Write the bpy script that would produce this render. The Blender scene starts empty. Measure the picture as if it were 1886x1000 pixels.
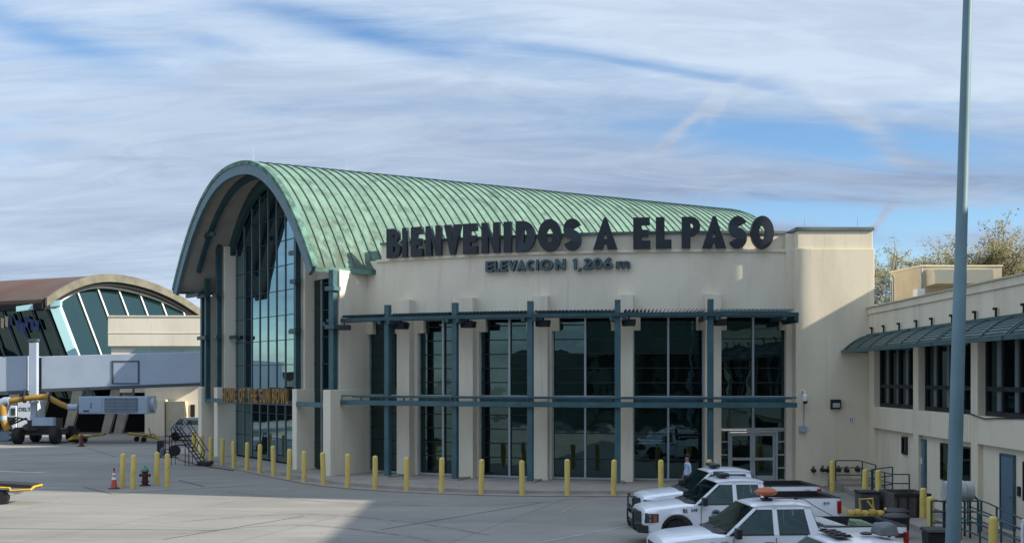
import bpy, bmesh, math, random
from mathutils import Vector, Matrix
R = math.radians
sc = bpy.context.scene
col = sc.collection
random.seed(7)

# ------------------------------------------------------------------ camera
CAMZ = 4.9; F = 2100.0; HOR = 695.0
cam = bpy.data.objects.new('camera', bpy.data.cameras.new('camera'))
col.objects.link(cam)
cam.location = (0, 0, CAMZ); cam.rotation_euler = (R(90), 0, 0)
cam.data.sensor_width = 36; cam.data.lens = 36*F/1886
cam.data.shift_y = 195/1886
cam.data.clip_start = .1; cam.data.clip_end = 4000
sc.camera = cam

# ------------------------------------------------------------------ world
SUNV = Vector((1, -.26, .56)).normalized()      # towards the sun
SUN_EL = math.asin(SUNV.z); SUN_AZ = math.atan2(SUNV.x, SUNV.y)
world = bpy.data.worlds.new('World'); sc.world = world; world.use_nodes = True
nt = world.node_tree; nt.nodes.clear()
def N(t, **k):
    n = nt.nodes.new(t)
    for a, b in k.items(): setattr(n, a, b)
    return n
def M(op, a, b=None, c=None):
    n = N('ShaderNodeMath', operation=op)
    for i, v in enumerate((a, b, c)):
        if v is None: continue
        if isinstance(v, (int, float)): n.inputs[i].default_value = v
        else: nt.links.new(v, n.inputs[i])
    return n.outputs[0]
sky = N('ShaderNodeTexSky'); sky.sky_type = 'NISHITA'; sky.sun_disc = False
sky.sun_elevation = SUN_EL; sky.sun_rotation = SUN_AZ
sky.air_density = 1.0; sky.dust_density = .5; sky.ozone_density = 2.5; sky.altitude = 1200
tc = N('ShaderNodeTexCoord')
sep = N('ShaderNodeSeparateXYZ'); nt.links.new(tc.outputs['Generated'], sep.inputs[0])
sx, sy, sz = sep.outputs
zc = M('MAXIMUM', sz, 0.0)
den = M('ADD', zc, .20)
pu = M('DIVIDE', sx, den); pv = M('DIVIDE', sy, den)
def noise(rot, scx, scy, scale, detail=6, rough=.55, dist=0.0, off=0.0):
    cb = N('ShaderNodeCombineXYZ'); nt.links.new(pu, cb.inputs[0]); nt.links.new(pv, cb.inputs[1]); cb.inputs[2].default_value = off
    mp = N('ShaderNodeMapping'); nt.links.new(cb.outputs[0], mp.inputs[0])
    mp.inputs['Rotation'].default_value = (0, 0, R(rot)); mp.inputs['Scale'].default_value = (scx, scy, 1)
    n = N('ShaderNodeTexNoise'); nt.links.new(mp.outputs[0], n.inputs['Vector'])
    n.inputs['Scale'].default_value = scale; n.inputs['Detail'].default_value = detail
    n.inputs['Roughness'].default_value = rough; n.inputs['Distortion'].default_value = dist
    return n.outputs[0]
n1 = noise(20, .35, 1.0, 1.1, 8, .6, .8)
n2 = noise(-8, .25, 1.3, 3.2, 7, .62, .5, 3.7)
n3 = noise(35, .5, 1.2, .45, 4, .5, .3, 9.1)
n4 = noise(38, .55, 1.5, 5.5, 10, .66, 1.8, 1.3)
az = M('ARCTAN2', sx, sy); el = M('ARCSINE', sz)
wob = M('MULTIPLY', M('SUBTRACT', n2, .5), .03)
elw = M('ADD', el, wob)
def streak(px, py, ang, lu, lv):                # an elongated cloud gap or band, by compass direction and elevation
    a0 = math.atan((px-943)/F); e0 = math.atan((HOR-py)/F*math.cos(a0))
    du = M('SUBTRACT', az, a0); dv = M('SUBTRACT', elw, e0)
    c, s = math.cos(R(ang)), math.sin(R(ang))
    u = M('ADD', M('MULTIPLY', du, c), M('MULTIPLY', dv, s))
    v = M('SUBTRACT', M('MULTIPLY', dv, c), M('MULTIPLY', du, s))
    u = M('POWER', M('ABSOLUTE', M('DIVIDE', u, lu/F)), 2.0); v = M('POWER', M('ABSOLUTE', M('DIVIDE', v, lv/F)), 2.0)
    return M('EXPONENT', M('MULTIPLY', M('ADD', u, v), -1.0))
cover = M('ADD', M('ADD', M('MULTIPLY', n1, .50), M('MULTIPLY', n3, .55)), M('MULTIPLY', n2, .30))
cover = M('ADD', cover, M('MULTIPLY', n4, .32))
cover = M('MULTIPLY', M('SUBTRACT', cover, .53), 2.4)
cover = M('ADD', cover, M('MULTIPLY', M('SUBTRACT', el, .25), .5))
for (px, py, ang, lu, lv, k) in [
        (700, 62, -10, 300, 22, -.70), (1130, 108, -9, 300, 16, -.62), (60, 50, -14, 190, 26, -.50), (1420, 165, -14, 150, 14, -.35),
        (395, 75, -6, 60, 12, -.25), (1450, 255, -7, 330, 36, -.95), (1700, 300, -4, 170, 32, -.4), (1800, 400, -2, 330, 22, -.95),
        (1420, 380, -3, 240, 24, -.85), (1650, 470, 0, 120, 60, -.85), (700, 300, -6, 350, 14, -.12),
        (1250, 245, 38, 130, 10, .75), (1320, 200, 62, 34, 11, .5), (1600, 240, -42, 90, 18, .7), (1690, 300, -10, 60, 14, .6), (1610, 415, 55, 55, 6, .9), (1730, 190, -4, 200, 14, -.35), (1300, 150, -12, 260, 8, .3), (1560, 70, -12, 700, 60, .30), (350, 260, -5, 500, 90, .30), (150, 430, -3, 500, 110, .45), (650, 380, -3, 300, 60, .2),
        (1690, 350, -8, 110, 17, .5), (1440, 330, -4, 320, 12, .35), (1620, 400, 48, 45, 7, .30), (1000, 330, -4, 260, 20, .28), (1450, 420, 0, 50, 18, .35)]:
    cover = M('ADD', cover, M('MULTIPLY', streak(px, py, ang, lu, lv), k))
cov = N('ShaderNodeClamp'); nt.links.new(cover, cov.inputs[0]); cov.inputs[1].default_value = .04; cov.inputs[2].default_value = .97
bg1 = N('ShaderNodeBackground'); bg2 = N('ShaderNodeBackground')
SKYK = .105; 
hsv = N('ShaderNodeHueSaturation'); hsv.inputs['Saturation'].default_value = 1.15; hsv.inputs['Value'].default_value = 1.0
nt.links.new(sky.outputs[0], hsv.inputs['Color'])
nt.links.new(hsv.outputs[0], bg1.inputs[0]); bg1.inputs[1].default_value = SKYK
# cloud tone: grey-lavender thick parts, white thin wisps
cr = N('ShaderNodeValToRGB'); nt.links.new(M('ADD', M('MULTIPLY', noise(10, .3, .9, .9, 5, .55, .4, 6.0), .80), M('MULTIPLY', noise(32, .5, 1.5, 5.0, 10, .62, 1.6, 2.2), .20)), cr.inputs[0])
cr.color_ramp.elements[0].position = .40; cr.color_ramp.elements[0].color = (.175, .228, .335, 1)
cr.color_ramp.elements[1].position = .62; cr.color_ramp.elements[1].color = (.40, .475, .57, 1)
nt.links.new(cr.outputs[0], bg2.inputs[0]); bg2.inputs[1].default_value = 1.0
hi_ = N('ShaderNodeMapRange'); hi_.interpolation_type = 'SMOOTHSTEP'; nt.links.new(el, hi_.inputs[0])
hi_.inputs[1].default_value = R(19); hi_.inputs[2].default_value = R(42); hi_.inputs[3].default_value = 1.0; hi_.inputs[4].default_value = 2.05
nt.links.new(hi_.outputs[0], bg2.inputs[1])     # extra brightness added to cloud above the view, lifting ambient light below
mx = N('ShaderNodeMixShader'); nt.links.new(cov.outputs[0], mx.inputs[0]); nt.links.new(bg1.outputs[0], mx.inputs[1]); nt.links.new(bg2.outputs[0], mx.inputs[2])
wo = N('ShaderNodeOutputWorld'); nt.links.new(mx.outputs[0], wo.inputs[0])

# ------------------------------------------------------------------ sun
sun = bpy.data.lights.new('sun', 'SUN'); sun.energy = 5.0; sun.angle = R(.5); sun.color = (1, .93, .80)
so = bpy.data.objects.new('sun', sun); col.objects.link(so)
so.rotation_euler = SUNV.to_track_quat('Z', 'Y').to_euler(); so.location = (60, -10, 60)
sc.view_settings.view_transform = 'Standard'; sc.view_settings.look = 'None'
sc.view_settings.exposure = 0.70; sc.view_settings.gamma = 1.0
sc.render.resolution_x = 1024; sc.render.resolution_y = 542

# ------------------------------------------------------------------ materials
def mat(name, c, rough=.8, metal=0.0, var=0.0, vscale=1.0, bump=0.0, bscale=20.0, spec=.5, c2=None, stretch=(1, 1, 1), lo=.35, hi=.65, emis=0, coat=0.0, detail=5):
    m = bpy.data.materials.new(name); m.use_nodes = True
    t = m.node_tree; b = t.nodes['Principled BSDF']
    b.inputs['Base Color'].default_value = (*c, 1); b.inputs['Roughness'].default_value = rough
    b.inputs['Metallic'].default_value = metal; b.inputs['Specular IOR Level'].default_value = spec
    if coat: b.inputs['Coat Weight'].default_value = coat; b.inputs['Coat Roughness'].default_value = .08
    if emis:
        b.inputs['Emission Color'].default_value = (*c, 1); b.inputs['Emission Strength'].default_value = emis
    if var or c2:
        g = t.nodes.new('ShaderNodeNewGeometry'); mp = t.nodes.new('ShaderNodeMapping'); mp.inputs['Scale'].default_value = stretch
        t.links.new(g.outputs['Position'], mp.inputs[0])
        n = t.nodes.new('ShaderNodeTexNoise'); n.inputs['Scale'].default_value = vscale; n.inputs['Detail'].default_value = detail; n.inputs['Roughness'].default_value = .6
        t.links.new(mp.outputs[0], n.inputs['Vector'])
        r = t.nodes.new('ShaderNodeValToRGB'); t.links.new(n.outputs[0], r.inputs[0])
        r.color_ramp.elements[0].position = lo; r.color_ramp.elements[1].position = hi
        a = c2 if c2 else tuple(max(0, x*(1-var)) for x in c)
        bb = c if c2 else tuple(min(1, x*(1+var*.6)) for x in c)
        r.color_ramp.elements[0].color = (*a, 1); r.color_ramp.elements[1].color = (*bb, 1)
        t.links.new(r.outputs[0], b.inputs['Base Color'])
    if bump:
        g = t.nodes.new('ShaderNodeNewGeometry'); n = t.nodes.new('ShaderNodeTexNoise'); n.inputs['Scale'].default_value = bscale; n.inputs['Detail'].default_value = 4
        t.links.new(g.outputs['Position'], n.inputs['Vector'])
        bp = t.nodes.new('ShaderNodeBump'); bp.inputs['Strength'].default_value = bump; bp.inputs['Distance'].default_value = .02
        t.links.new(n.outputs[0], bp.inputs['Height']); t.links.new(bp.outputs[0], b.inputs['Normal'])
    return m

def glassmat(name, tint, dark, fac, wav=.004, rough=.01, transp=0.0):
    m = bpy.data.materials.new(name); m.use_nodes = True; t = m.node_tree; t.nodes.clear()
    o = t.nodes.new('ShaderNodeOutputMaterial'); mxs = t.nodes.new('ShaderNodeMixShader')
    d = t.nodes.new('ShaderNodeBsdfDiffuse'); d.inputs[0].default_value = (*dark, 1)
    base = d
    if transp:
        tr = t.nodes.new('ShaderNodeBsdfTransparent'); tr.inputs[0].default_value = (.62, .78, .72, 1)
        m2 = t.nodes.new('ShaderNodeMixShader'); m2.inputs[0].default_value = transp
        t.links.new(d.outputs[0], m2.inputs[1]); t.links.new(tr.outputs[0], m2.inputs[2]); base = m2
    gl = t.nodes.new('ShaderNodeBsdfGlossy'); gl.inputs[0].default_value = (*tint, 1); gl.inputs[1].default_value = rough
    fr = t.nodes.new('ShaderNodeLayerWeight'); fr.inputs[0].default_value = .5
    ma = t.nodes.new('ShaderNodeMath'); ma.operation = 'MULTIPLY_ADD'; ma.inputs[1].default_value = .5; ma.inputs[2].default_value = fac; ma.use_clamp = True
    t.links.new(fr.outputs['Fresnel'], ma.inputs[0])
    g = t.nodes.new('ShaderNodeNewGeometry'); n = t.nodes.new('ShaderNodeTexNoise'); n.inputs['Scale'].default_value = .9; n.inputs['Detail'].default_value = 1.5
    t.links.new(g.outputs['Position'], n.inputs['Vector'])
    bp = t.nodes.new('ShaderNodeBump'); bp.inputs['Strength'].default_value = 1; bp.inputs['Distance'].default_value = wav
    t.links.new(n.outputs[0], bp.inputs['Height']); t.links.new(bp.outputs[0], gl.inputs['Normal'])
    t.links.new(ma.outputs[0], mxs.inputs[0]); t.links.new(base.outputs[0], mxs.inputs[1]); t.links.new(gl.outputs[0], mxs.inputs[2])
    t.links.new(mxs.outputs[0], o.inputs[0])
    return m

def layered(name, base, layers, rough=.9, bump=.15, bscale=14, spec=.3):
    """layers: (colour, noise scale, stretch, lo, hi, strength)"""
    m = bpy.data.materials.new(name); m.use_nodes = True; t = m.node_tree; b = t.nodes['Principled BSDF']
    b.inputs['Roughness'].default_value = rough; b.inputs['Specular IOR Level'].default_value = spec
    g = t.nodes.new('ShaderNodeNewGeometry'); cur = None
    for i, (c, scl, st, lo, hi, k) in enumerate(layers):
        mp = t.nodes.new('ShaderNodeMapping'); mp.inputs['Scale'].default_value = st; mp.inputs['Location'].default_value = (i*13.1, i*7.7, i*3.3)
        t.links.new(g.outputs['Position'], mp.inputs[0])
        n = t.nodes.new('ShaderNodeTexNoise'); n.inputs['Scale'].default_value = scl; n.inputs['Detail'].default_value = 7; n.inputs['Roughness'].default_value = .62
        t.links.new(mp.outputs[0], n.inputs['Vector'])
        mr = t.nodes.new('ShaderNodeMapRange'); mr.inputs[1].default_value = lo; mr.inputs[2].default_value = hi; mr.inputs[4].default_value = k
        t.links.new(n.outputs[0], mr.inputs[0])
        mi = t.nodes.new('ShaderNodeMix'); mi.data_type = 'RGBA'
        t.links.new(mr.outputs[0], mi.inputs[0])
        if cur is None: mi.inputs[6].default_value = (*base, 1)
        else: t.links.new(cur, mi.inputs[6])
        mi.inputs[7].default_value = (*c, 1); cur = mi.outputs[2]
    t.links.new(cur, b.inputs['Base Color'])
    n = t.nodes.new('ShaderNodeTexNoise'); n.inputs['Scale'].default_value = bscale; n.inputs['Detail'].default_value = 5
    t.links.new(g.outputs['Position'], n.inputs['Vector'])
    bp = t.nodes.new('ShaderNodeBump'); bp.inputs['Strength'].default_value = bump; bp.inputs['Distance'].default_value = .03
    t.links.new(n.outputs[0], bp.inputs['Height']); t.links.new(bp.outputs[0], b.inputs['Normal'])
    return m

stucco = layered('stucco', (.74, .665, .525), [((.60, .525, .415), .5, (1, 1, .35), .42, .72, .75), ((.74, .66, .55), 2.2, (1, 1, .25), .5, .8, .55), ((.44, .375, .295), 1.9, (2.0, 2.0, .09), .57, .78, .60)], .92, .22, 22)
stucco2 = layered('stucco_warm', (.71, .63, .48), [((.56, .475, .36), .6, (1, 1, .35), .42, .72, .75), ((.42, .35, .265), 2.1, (2.0, 2.0, .09), .57, .78, .60)], .92, .22, 22)
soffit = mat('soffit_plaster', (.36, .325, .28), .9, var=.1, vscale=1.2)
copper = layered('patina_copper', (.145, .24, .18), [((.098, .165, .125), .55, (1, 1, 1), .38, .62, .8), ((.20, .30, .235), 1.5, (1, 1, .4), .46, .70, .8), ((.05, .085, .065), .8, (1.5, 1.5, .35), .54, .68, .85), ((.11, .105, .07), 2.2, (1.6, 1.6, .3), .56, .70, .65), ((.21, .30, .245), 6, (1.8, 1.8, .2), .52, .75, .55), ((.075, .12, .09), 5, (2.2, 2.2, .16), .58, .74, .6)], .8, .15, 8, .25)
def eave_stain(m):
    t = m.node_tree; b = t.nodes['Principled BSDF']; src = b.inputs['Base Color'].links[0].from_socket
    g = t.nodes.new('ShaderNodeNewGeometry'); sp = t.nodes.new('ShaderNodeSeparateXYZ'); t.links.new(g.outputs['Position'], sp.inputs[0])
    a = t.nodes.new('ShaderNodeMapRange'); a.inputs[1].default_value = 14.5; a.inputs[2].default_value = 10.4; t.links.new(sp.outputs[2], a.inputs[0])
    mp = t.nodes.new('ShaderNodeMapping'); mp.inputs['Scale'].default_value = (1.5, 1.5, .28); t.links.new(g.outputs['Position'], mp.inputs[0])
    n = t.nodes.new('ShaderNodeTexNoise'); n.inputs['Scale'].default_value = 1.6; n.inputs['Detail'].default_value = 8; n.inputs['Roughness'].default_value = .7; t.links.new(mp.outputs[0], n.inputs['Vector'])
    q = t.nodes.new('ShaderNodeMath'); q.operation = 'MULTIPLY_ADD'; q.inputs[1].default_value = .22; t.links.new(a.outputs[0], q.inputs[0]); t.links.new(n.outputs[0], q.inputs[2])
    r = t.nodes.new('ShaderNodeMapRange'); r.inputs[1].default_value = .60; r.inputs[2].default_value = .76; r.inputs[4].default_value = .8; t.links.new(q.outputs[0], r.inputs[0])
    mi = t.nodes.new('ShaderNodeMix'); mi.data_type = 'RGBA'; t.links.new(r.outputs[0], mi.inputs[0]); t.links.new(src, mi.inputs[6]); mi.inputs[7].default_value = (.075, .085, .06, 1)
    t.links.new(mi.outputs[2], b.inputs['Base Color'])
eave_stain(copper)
copper_dk = layered('dark_copper', (.13, .26, .20), [((.05, .09, .07), 1.5, (1, 1, 1), .42, .6, .9)], .7, .1, 8)
seamdk = mat('seam', (.075, .13, .10), .7, var=.4, vscale=2)
fascia = mat('fascia_paint', (.10, .165, .19), .5, var=.12, vscale=1.5)
steel = mat('teal_steel', (.024, .068, .080), .45, var=.25, vscale=1.3)
steel_l = mat('teal_steel_worn', (.042, .105, .122), .45, var=.25, vscale=1.3)
alu = mat('pale_aluminium', (.40, .44, .46), .4, metal=.3)
black = mat('black_paint', (.010, .011, .013), .6)
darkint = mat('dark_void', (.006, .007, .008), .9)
glass_f = glassmat('facade_glass', (.29, .45, .46), (.004, .006, .006), .18, .007)
alu_d = mat('dull_aluminium', (.20, .22, .235), .5, metal=.2)
glass_h = glassmat('hall_glass', (.44, .66, .72), (.006, .01, .012), .42, .003)
glass_c = glassmat('concourse_glass', (.33, .45, .42), (.01, .025, .02), .30, .004)
glass_car = glassmat('car_glass', (.42, .50, .50), (.008, .012, .012), .04, .0, .02, .62)
letter_m = mat('letter_metal', (.012, .017, .024), .45, var=.3, vscale=3)
letter_sd = mat('letter_side', (.02, .035, .045), .5)
letter_s2 = mat('letter_face_teal', (.06, .11, .135), .4)
orange_l = mat('letter_orange', (.23, .125, .03), .55, var=.2, vscale=3)
yellow = layered('bollard_yellow', (.62, .46, .13), [((.38, .27, .07), 4, (1, 1, .6), .55, .72, .7), ((.68, .54, .20), 3, (1, 1, 1), .5, .75, .5)], .6, .05, 20)
yellow_m = layered('machine_yellow', (.55, .33, .03), [((.20, .12, .03), 3, (1, 1, 1), .52, .68, .8)], .6, .05, 20)
white_p = mat('white_car_paint', (.74, .76, .79), .28, coat=.6, var=.035, vscale=1.4)
white_v = mat('white_vehicle', (.50, .535, .57), .4, var=.08, vscale=2)
plastic = mat('dark_plastic', (.014, .015, .016), .55)
rubber = mat('rubber', (.012, .012, .012), .85)
chrome = mat('chrome', (.6, .62, .64), .2, metal=1)
lampg = mat('head_lamp_glass', (.42, .47, .48), .12, spec=.8)
lampd = mat('lamp_dark', (.05, .055, .06), .12, spec=.8)
redl = mat('tail_lamp_red', (.30, .008, .006), .2)
amber = mat('amber_lens', (.38, .085, .02), .5, var=.15, vscale=6)
navy = mat('decal_navy', (.03, .04, .09), .5)
tunnel = layered('tunnel_paint', (.34, .395, .465), [((.27, .315, .385), .5, (1, 1, 1), .45, .7, .6), ((.20, .23, .28), 1.6, (1, 1, .15), .62, .8, .5)], .5, .05, 4)
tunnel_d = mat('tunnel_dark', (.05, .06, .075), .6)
acm = mat('ac_grey', (.30, .38, .46), .5, var=.1, vscale=2)
grille_m = mat('grille_grey', (.085, .10, .12), .6)
concrete = layered('kerb_concrete', (.30, .265, .225), [((.20, .175, .15), .8, (1, 1, 1), .45, .7, .7), ((.16, .14, .12), 2.5, (1, 1, 1), .6, .78, .5)], .92, .25, 18)
galv = mat('galvanised', (.33, .36, .38), .45, metal=.5, var=.2, vscale=3)
polem = mat('pole_paint', (.13, .215, .24), .5, var=.16, vscale=.7)
red = mat('red_paint', (.30, .025, .02), .5, var=.3, vscale=5)
darkred = mat('dark_red', (.08, .014, .014), .6, var=.3, vscale=5)
greenp = mat('green_paint', (.03, .19, .12), .5)
whitem = mat('reflective_white', (.7, .7, .7), .5)
orangec = mat('cone_orange', (.50, .075, .03), .6)
doorblue = mat('door_blue', (.10, .155, .21), .5, var=.1, vscale=1)
roofbrown = layered('weathered_roof', (.11, .055, .042), [((.11, .09, .065), .25, (1, 1, 1), .4, .65, .8), ((.10, .06, .05), .8, (1, 1, 1), .5, .7, .6)], .8, .05, 5)
rim_m = layered('weathered_rim', (.17, .155, .115), [((.085, .085, .065), .7, (1, 1, 1), .4, .65, .8)], .8, .05, 5)
skin = mat('skin', (.33, .17, .11), .6); hair = mat('hair', (.01, .008, .007), .7)
shirt = mat('shirt', (.35, .45, .62), .8); trousers = mat('trousers', (.02, .025, .04), .8)
bark = mat('bark', (.15, .115, .08), .9, var=.3, vscale=3)
leafm = mat('leaf_olive', (.22, .19, .07), .8, c2=(.12, .12, .045), vscale=.8, lo=.4, hi=.6)
leafm2 = mat('leaf_dry', (.30, .24, .11), .8, c2=(.17, .15, .06), vscale=.8, lo=.4, hi=.6)
tan = mat('tan_paint', (.50, .44, .31), .8, var=.12, vscale=.8)

def groundmat():
    m = bpy.data.materials.new('apron_concrete'); m.use_nodes = True; t = m.node_tree; b = t.nodes['Principled BSDF']
    b.inputs['Roughness'].default_value = .9; b.inputs['Specular IOR Level'].default_value = .25
    g = t.nodes.new('ShaderNodeNewGeometry')
    def nz(sc_, st, det=8, ro=.6, rot=0):
        mp = t.nodes.new('ShaderNodeMapping'); mp.inputs['Scale'].default_value = st; mp.inputs['Rotation'].default_value = (0, 0, R(rot)); t.links.new(g.outputs['Position'], mp.inputs[0])
        n = t.nodes.new('ShaderNodeTexNoise'); n.inputs['Scale'].default_value = sc_; n.inputs['Detail'].default_value = det; n.inputs['Roughness'].default_value = ro
        t.links.new(mp.outputs[0], n.inputs['Vector']); return n.outputs[0]
    def mix(a, c, f, k=None):
        mi = t.nodes.new('ShaderNodeMix'); mi.data_type = 'RGBA'; t.links.new(f, mi.inputs[0])
        if isinstance(a, tuple): mi.inputs[6].default_value = (*a, 1)
        else: t.links.new(a, mi.inputs[6])
        mi.inputs[7].default_value = (*c, 1); return mi.outputs[2]
    def rng(v, lo, hi, k):
        mr = t.nodes.new('ShaderNodeMapRange'); mr.inputs[1].default_value = lo; mr.inputs[2].default_value = hi; mr.inputs[4].default_value = k; t.links.new(v, mr.inputs[0]); return mr.outputs[0]
    c = mix((.25, .235, .205), (.19, .178, .158), rng(nz(.12, (1, 1, 1)), .4, .65, .9))
    c = mix(c, (.30, .285, .245), rng(nz(.45, (.35, 1.2, 1), rot=8), .5, .72, .8))
    c = mix(c, (.15, .14, .125), rng(nz(.30, (.22, 1.3, 1), rot=-6), .55, .75, .7))
    c = mix(c, (.09, .085, .08), rng(nz(1.3, (1, 1, 1)), .66, .76, .7))
    c = mix(c, (.075, .07, .065), rng(nz(.55, (.5, 2.6, 1), 6, .65, rot=4), .66, .74, .75))
    c = mix(c, (.06, .056, .052), rng(nz(2.6, (1, 1, 1), 3, .5), .72, .78, .8))
    c = mix(c, (.12, .115, .11), rng(nz(7, (1, 1, 1), 4), .6, .8, .35))
    mp = t.nodes.new('ShaderNodeMapping'); mp.inputs['Rotation'].default_value = (0, 0, R(18)); t.links.new(g.outputs['Position'], mp.inputs[0])
    br = t.nodes.new('ShaderNodeTexBrick'); br.offset = 0; br.inputs['Scale'].default_value = 1
    br.inputs['Brick Width'].default_value = 6.1; br.inputs['Row Height'].default_value = 4.6; br.inputs['Mortar Size'].default_value = .035; br.inputs['Mortar Smooth'].default_value = .3
    br.inputs['Color1'].default_value = (0, 0, 0, 1); br.inputs['Color2'].default_value = (.14, .14, .14, 1); br.inputs['Mortar'].default_value = (.55, .55, .55, 1)
    t.links.new(mp.outputs[0], br.inputs['Vector'])
    bw = t.nodes.new('ShaderNodeRGBToBW'); t.links.new(br.outputs[0], bw.inputs[0])
    c = mix(c, (.07, .065, .06), rng(bw.outputs[0], 0, 1, .85))
    t.links.new(c, b.inputs['Base Color'])
    bp = t.nodes.new('ShaderNodeBump'); bp.inputs['Strength'].default_value = .2; bp.inputs['Distance'].default_value = .01
    t.links.new(nz(12, (1, 1, 1), 5), bp.inputs['Height']); t.links.new(bp.outputs[0], b.inputs['Normal'])
    return m
apron_m = groundmat()

# ------------------------------------------------------------------ mesh helpers
def wl(o):
    v = Vector((0, 0, 0))
    while o: v += o.location; o = o.parent
    return v
def V(*a): return Vector(a)
class MB:
    def __init__(s): s.v = []; s.f = []; s.m = []; s.cm = 0
    def add(s, vs, fs):
        o = len(s.v); s.v += [Vector(x) for x in vs]
        for f in fs: s.f.append([o+i for i in f]); s.m.append(s.cm)
        return s
    def hexa(s, b, t):      # four bottom points, four top points
        return s.add(list(b)+list(t), [(3, 2, 1, 0), (4, 5, 6, 7), (0, 1, 5, 4), (1, 2, 6, 5), (2, 3, 7, 6), (3, 0, 4, 7)])
    def box(s, x0, x1, y0, y1, z0, z1):
        return s.hexa([(x0, y0, z0), (x1, y0, z0), (x1, y1, z0), (x0, y1, z0)], [(x0, y0, z1), (x1, y0, z1), (x1, y1, z1), (x0, y1, z1)])
    def obox(s, p, ux, uy, lx, ly, z0, z1):   # box from corner p along 2-D directions ux, uy
        p = Vector((p[0], p[1])); a = Vector(ux[:2])*lx; b = Vector(uy[:2])*ly
        q = [p, p+a, p+a+b, p+b]
        return s.hexa([(v.x, v.y, z0) for v in q], [(v.x, v.y, z1) for v in q])
    def prism(s, pts, off):   # planar polygon (3-D points) extruded by off
        n = len(pts); off = Vector(off); pts = [Vector(p) for p in pts]
        return s.add(pts+[p+off for p in pts], [tuple(range(n))[::-1], tuple(range(n, 2*n))]+[(i, (i+1) % n, n+(i+1) % n, n+i) for i in range(n)])
    def cyl(s, p0, p1, r0, r1=None, n=12, cap=True):
        r1 = r0 if r1 is None else r1; p0 = Vector(p0); p1 = Vector(p1); d = (p1-p0).normalized()
        a = d.orthogonal().normalized(); b = d.cross(a)
        vs = []
        for p, r in ((p0, r0), (p1, r1)):
            for i in range(n): an = 2*math.pi*i/n; vs.append(p+a*math.cos(an)*r+b*math.sin(an)*r)
        fs = [(i, (i+1) % n, n+(i+1) % n, n+i) for i in range(n)]
        if cap: fs += [tuple(range(n))[::-1], tuple(range(n, 2*n))]
        return s.add(vs, fs)
    def tube(s, pts, r, n=8):
        pts = [Vector(p) for p in pts]
        rings = []; a = None
        for i, p in enumerate(pts):
            d = ((pts[min(i+1, len(pts)-1)]-p).normalized()+(p-pts[max(i-1, 0)]).normalized()).normalized()
            a = d.orthogonal().normalized() if a is None else (a-d*a.dot(d)).normalized()
            b = d.cross(a); rr = r[i] if isinstance(r, (list, tuple)) else r
            rings.append([p+a*math.cos(2*math.pi*k/n)*rr+b*math.sin(2*math.pi*k/n)*rr for k in range(n)])
        vs = [v for rg in rings for v in rg]; fs = []
        for i in range(len(pts)-1):
            for k in range(n): fs.append((i*n+k, i*n+(k+1) % n, (i+1)*n+(k+1) % n, (i+1)*n+k))
        fs += [tuple(range(n))[::-1], tuple(range((len(pts)-1)*n, len(pts)*n))]
        return s.add(vs, fs)
    def lathe(s, prof, o=(0, 0, 0), n=16, axis='z'):
        vs = []; o = Vector(o)
        for (r, h) in prof:
            for k in range(n):
                c, sn = math.cos(2*math.pi*k/n)*r, math.sin(2*math.pi*k/n)*r
                vs.append(o+(V(c, sn, h) if axis == 'z' else V(c, h, sn) if axis == 'y' else V(h, c, sn)))
        fs = []
        for i in range(len(prof)-1):
            for k in range(n): fs.append((i*n+k, i*n+(k+1) % n, (i+1)*n+(k+1) % n, (i+1)*n+k))
        fs += [tuple(range(n))[::-1], tuple(range((len(prof)-1)*n, len(prof)*n))]
        return s.add(vs, fs)
    def build(s, name, mats, parent=None, smooth=False, bevel=0, segs=2, origin=None):
        me = bpy.data.meshes.new(name)
        if parent: o0 = wl(parent)
        elif origin: o0 = Vector(origin)
        else:
            xs = [v.x for v in s.v]; ys = [v.y for v in s.v]
            o0 = V((min(xs)+max(xs))/2, (min(ys)+max(ys))/2, min(v.z for v in s.v))
        me.from_pydata([v-o0 for v in s.v], [], s.f)
        if not isinstance(mats, (list, tuple)): mats = [mats]
        for m in mats: me.materials.append(m)
        for i, p in enumerate(me.polygons): p.material_index = min(s.m[i], len(mats)-1)
        bm = bmesh.new(); bm.from_mesh(me); bmesh.ops.recalc_face_normals(bm, faces=bm.faces[:])
        if smooth:
            for f in bm.faces: f.smooth = True
            for e in bm.edges:
                if len(e.link_faces) == 2 and e.calc_face_angle(0) > R(38): e.smooth = False
        bm.to_mesh(me); bm.free()
        ob = bpy.data.objects.new(name, me); col.objects.link(ob)
        if parent: ob.parent = parent
        else: ob.location = o0
        if bevel:
            md = ob.modifiers.new('bevel', 'BEVEL'); md.width = bevel; md.segments = segs; md.limit_method = 'ANGLE'; md.angle_limit = R(35)
        return ob
def tag(o, label=None, cat=None, group=None, kind=None):
    if label: o['label'] = label
    if cat: o['category'] = cat
    if group: o['group'] = group
    if kind: o['kind'] = kind
    return o
def thing(name, label, cat, loc=(0, 0, 0), group=None):
    o = bpy.data.objects.new(name, None); col.objects.link(o); o.location = loc; o.empty_display_size = .3
    return tag(o, label, cat, group)
def kids(o): return [c for c in bpy.data.objects if c.parent == o]
def dup(o, loc=None, rz=None, label=None, parent=None):
    c = o.copy(); col.objects.link(c)
    if parent: c.parent = parent
    for k in kids(o): dup(k, parent=c)
    if loc is not None: c.location = loc
    if rz is not None: c.rotation_euler = (0, 0, rz)
    if label: c['label'] = label
    return c
def G(px, py, z=0.0):           # a point of the ground (height z) seen at this place of the photograph
    s = (py-HOR)/(CAMZ-z); return V((px-943)/s, F/s, z)

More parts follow.
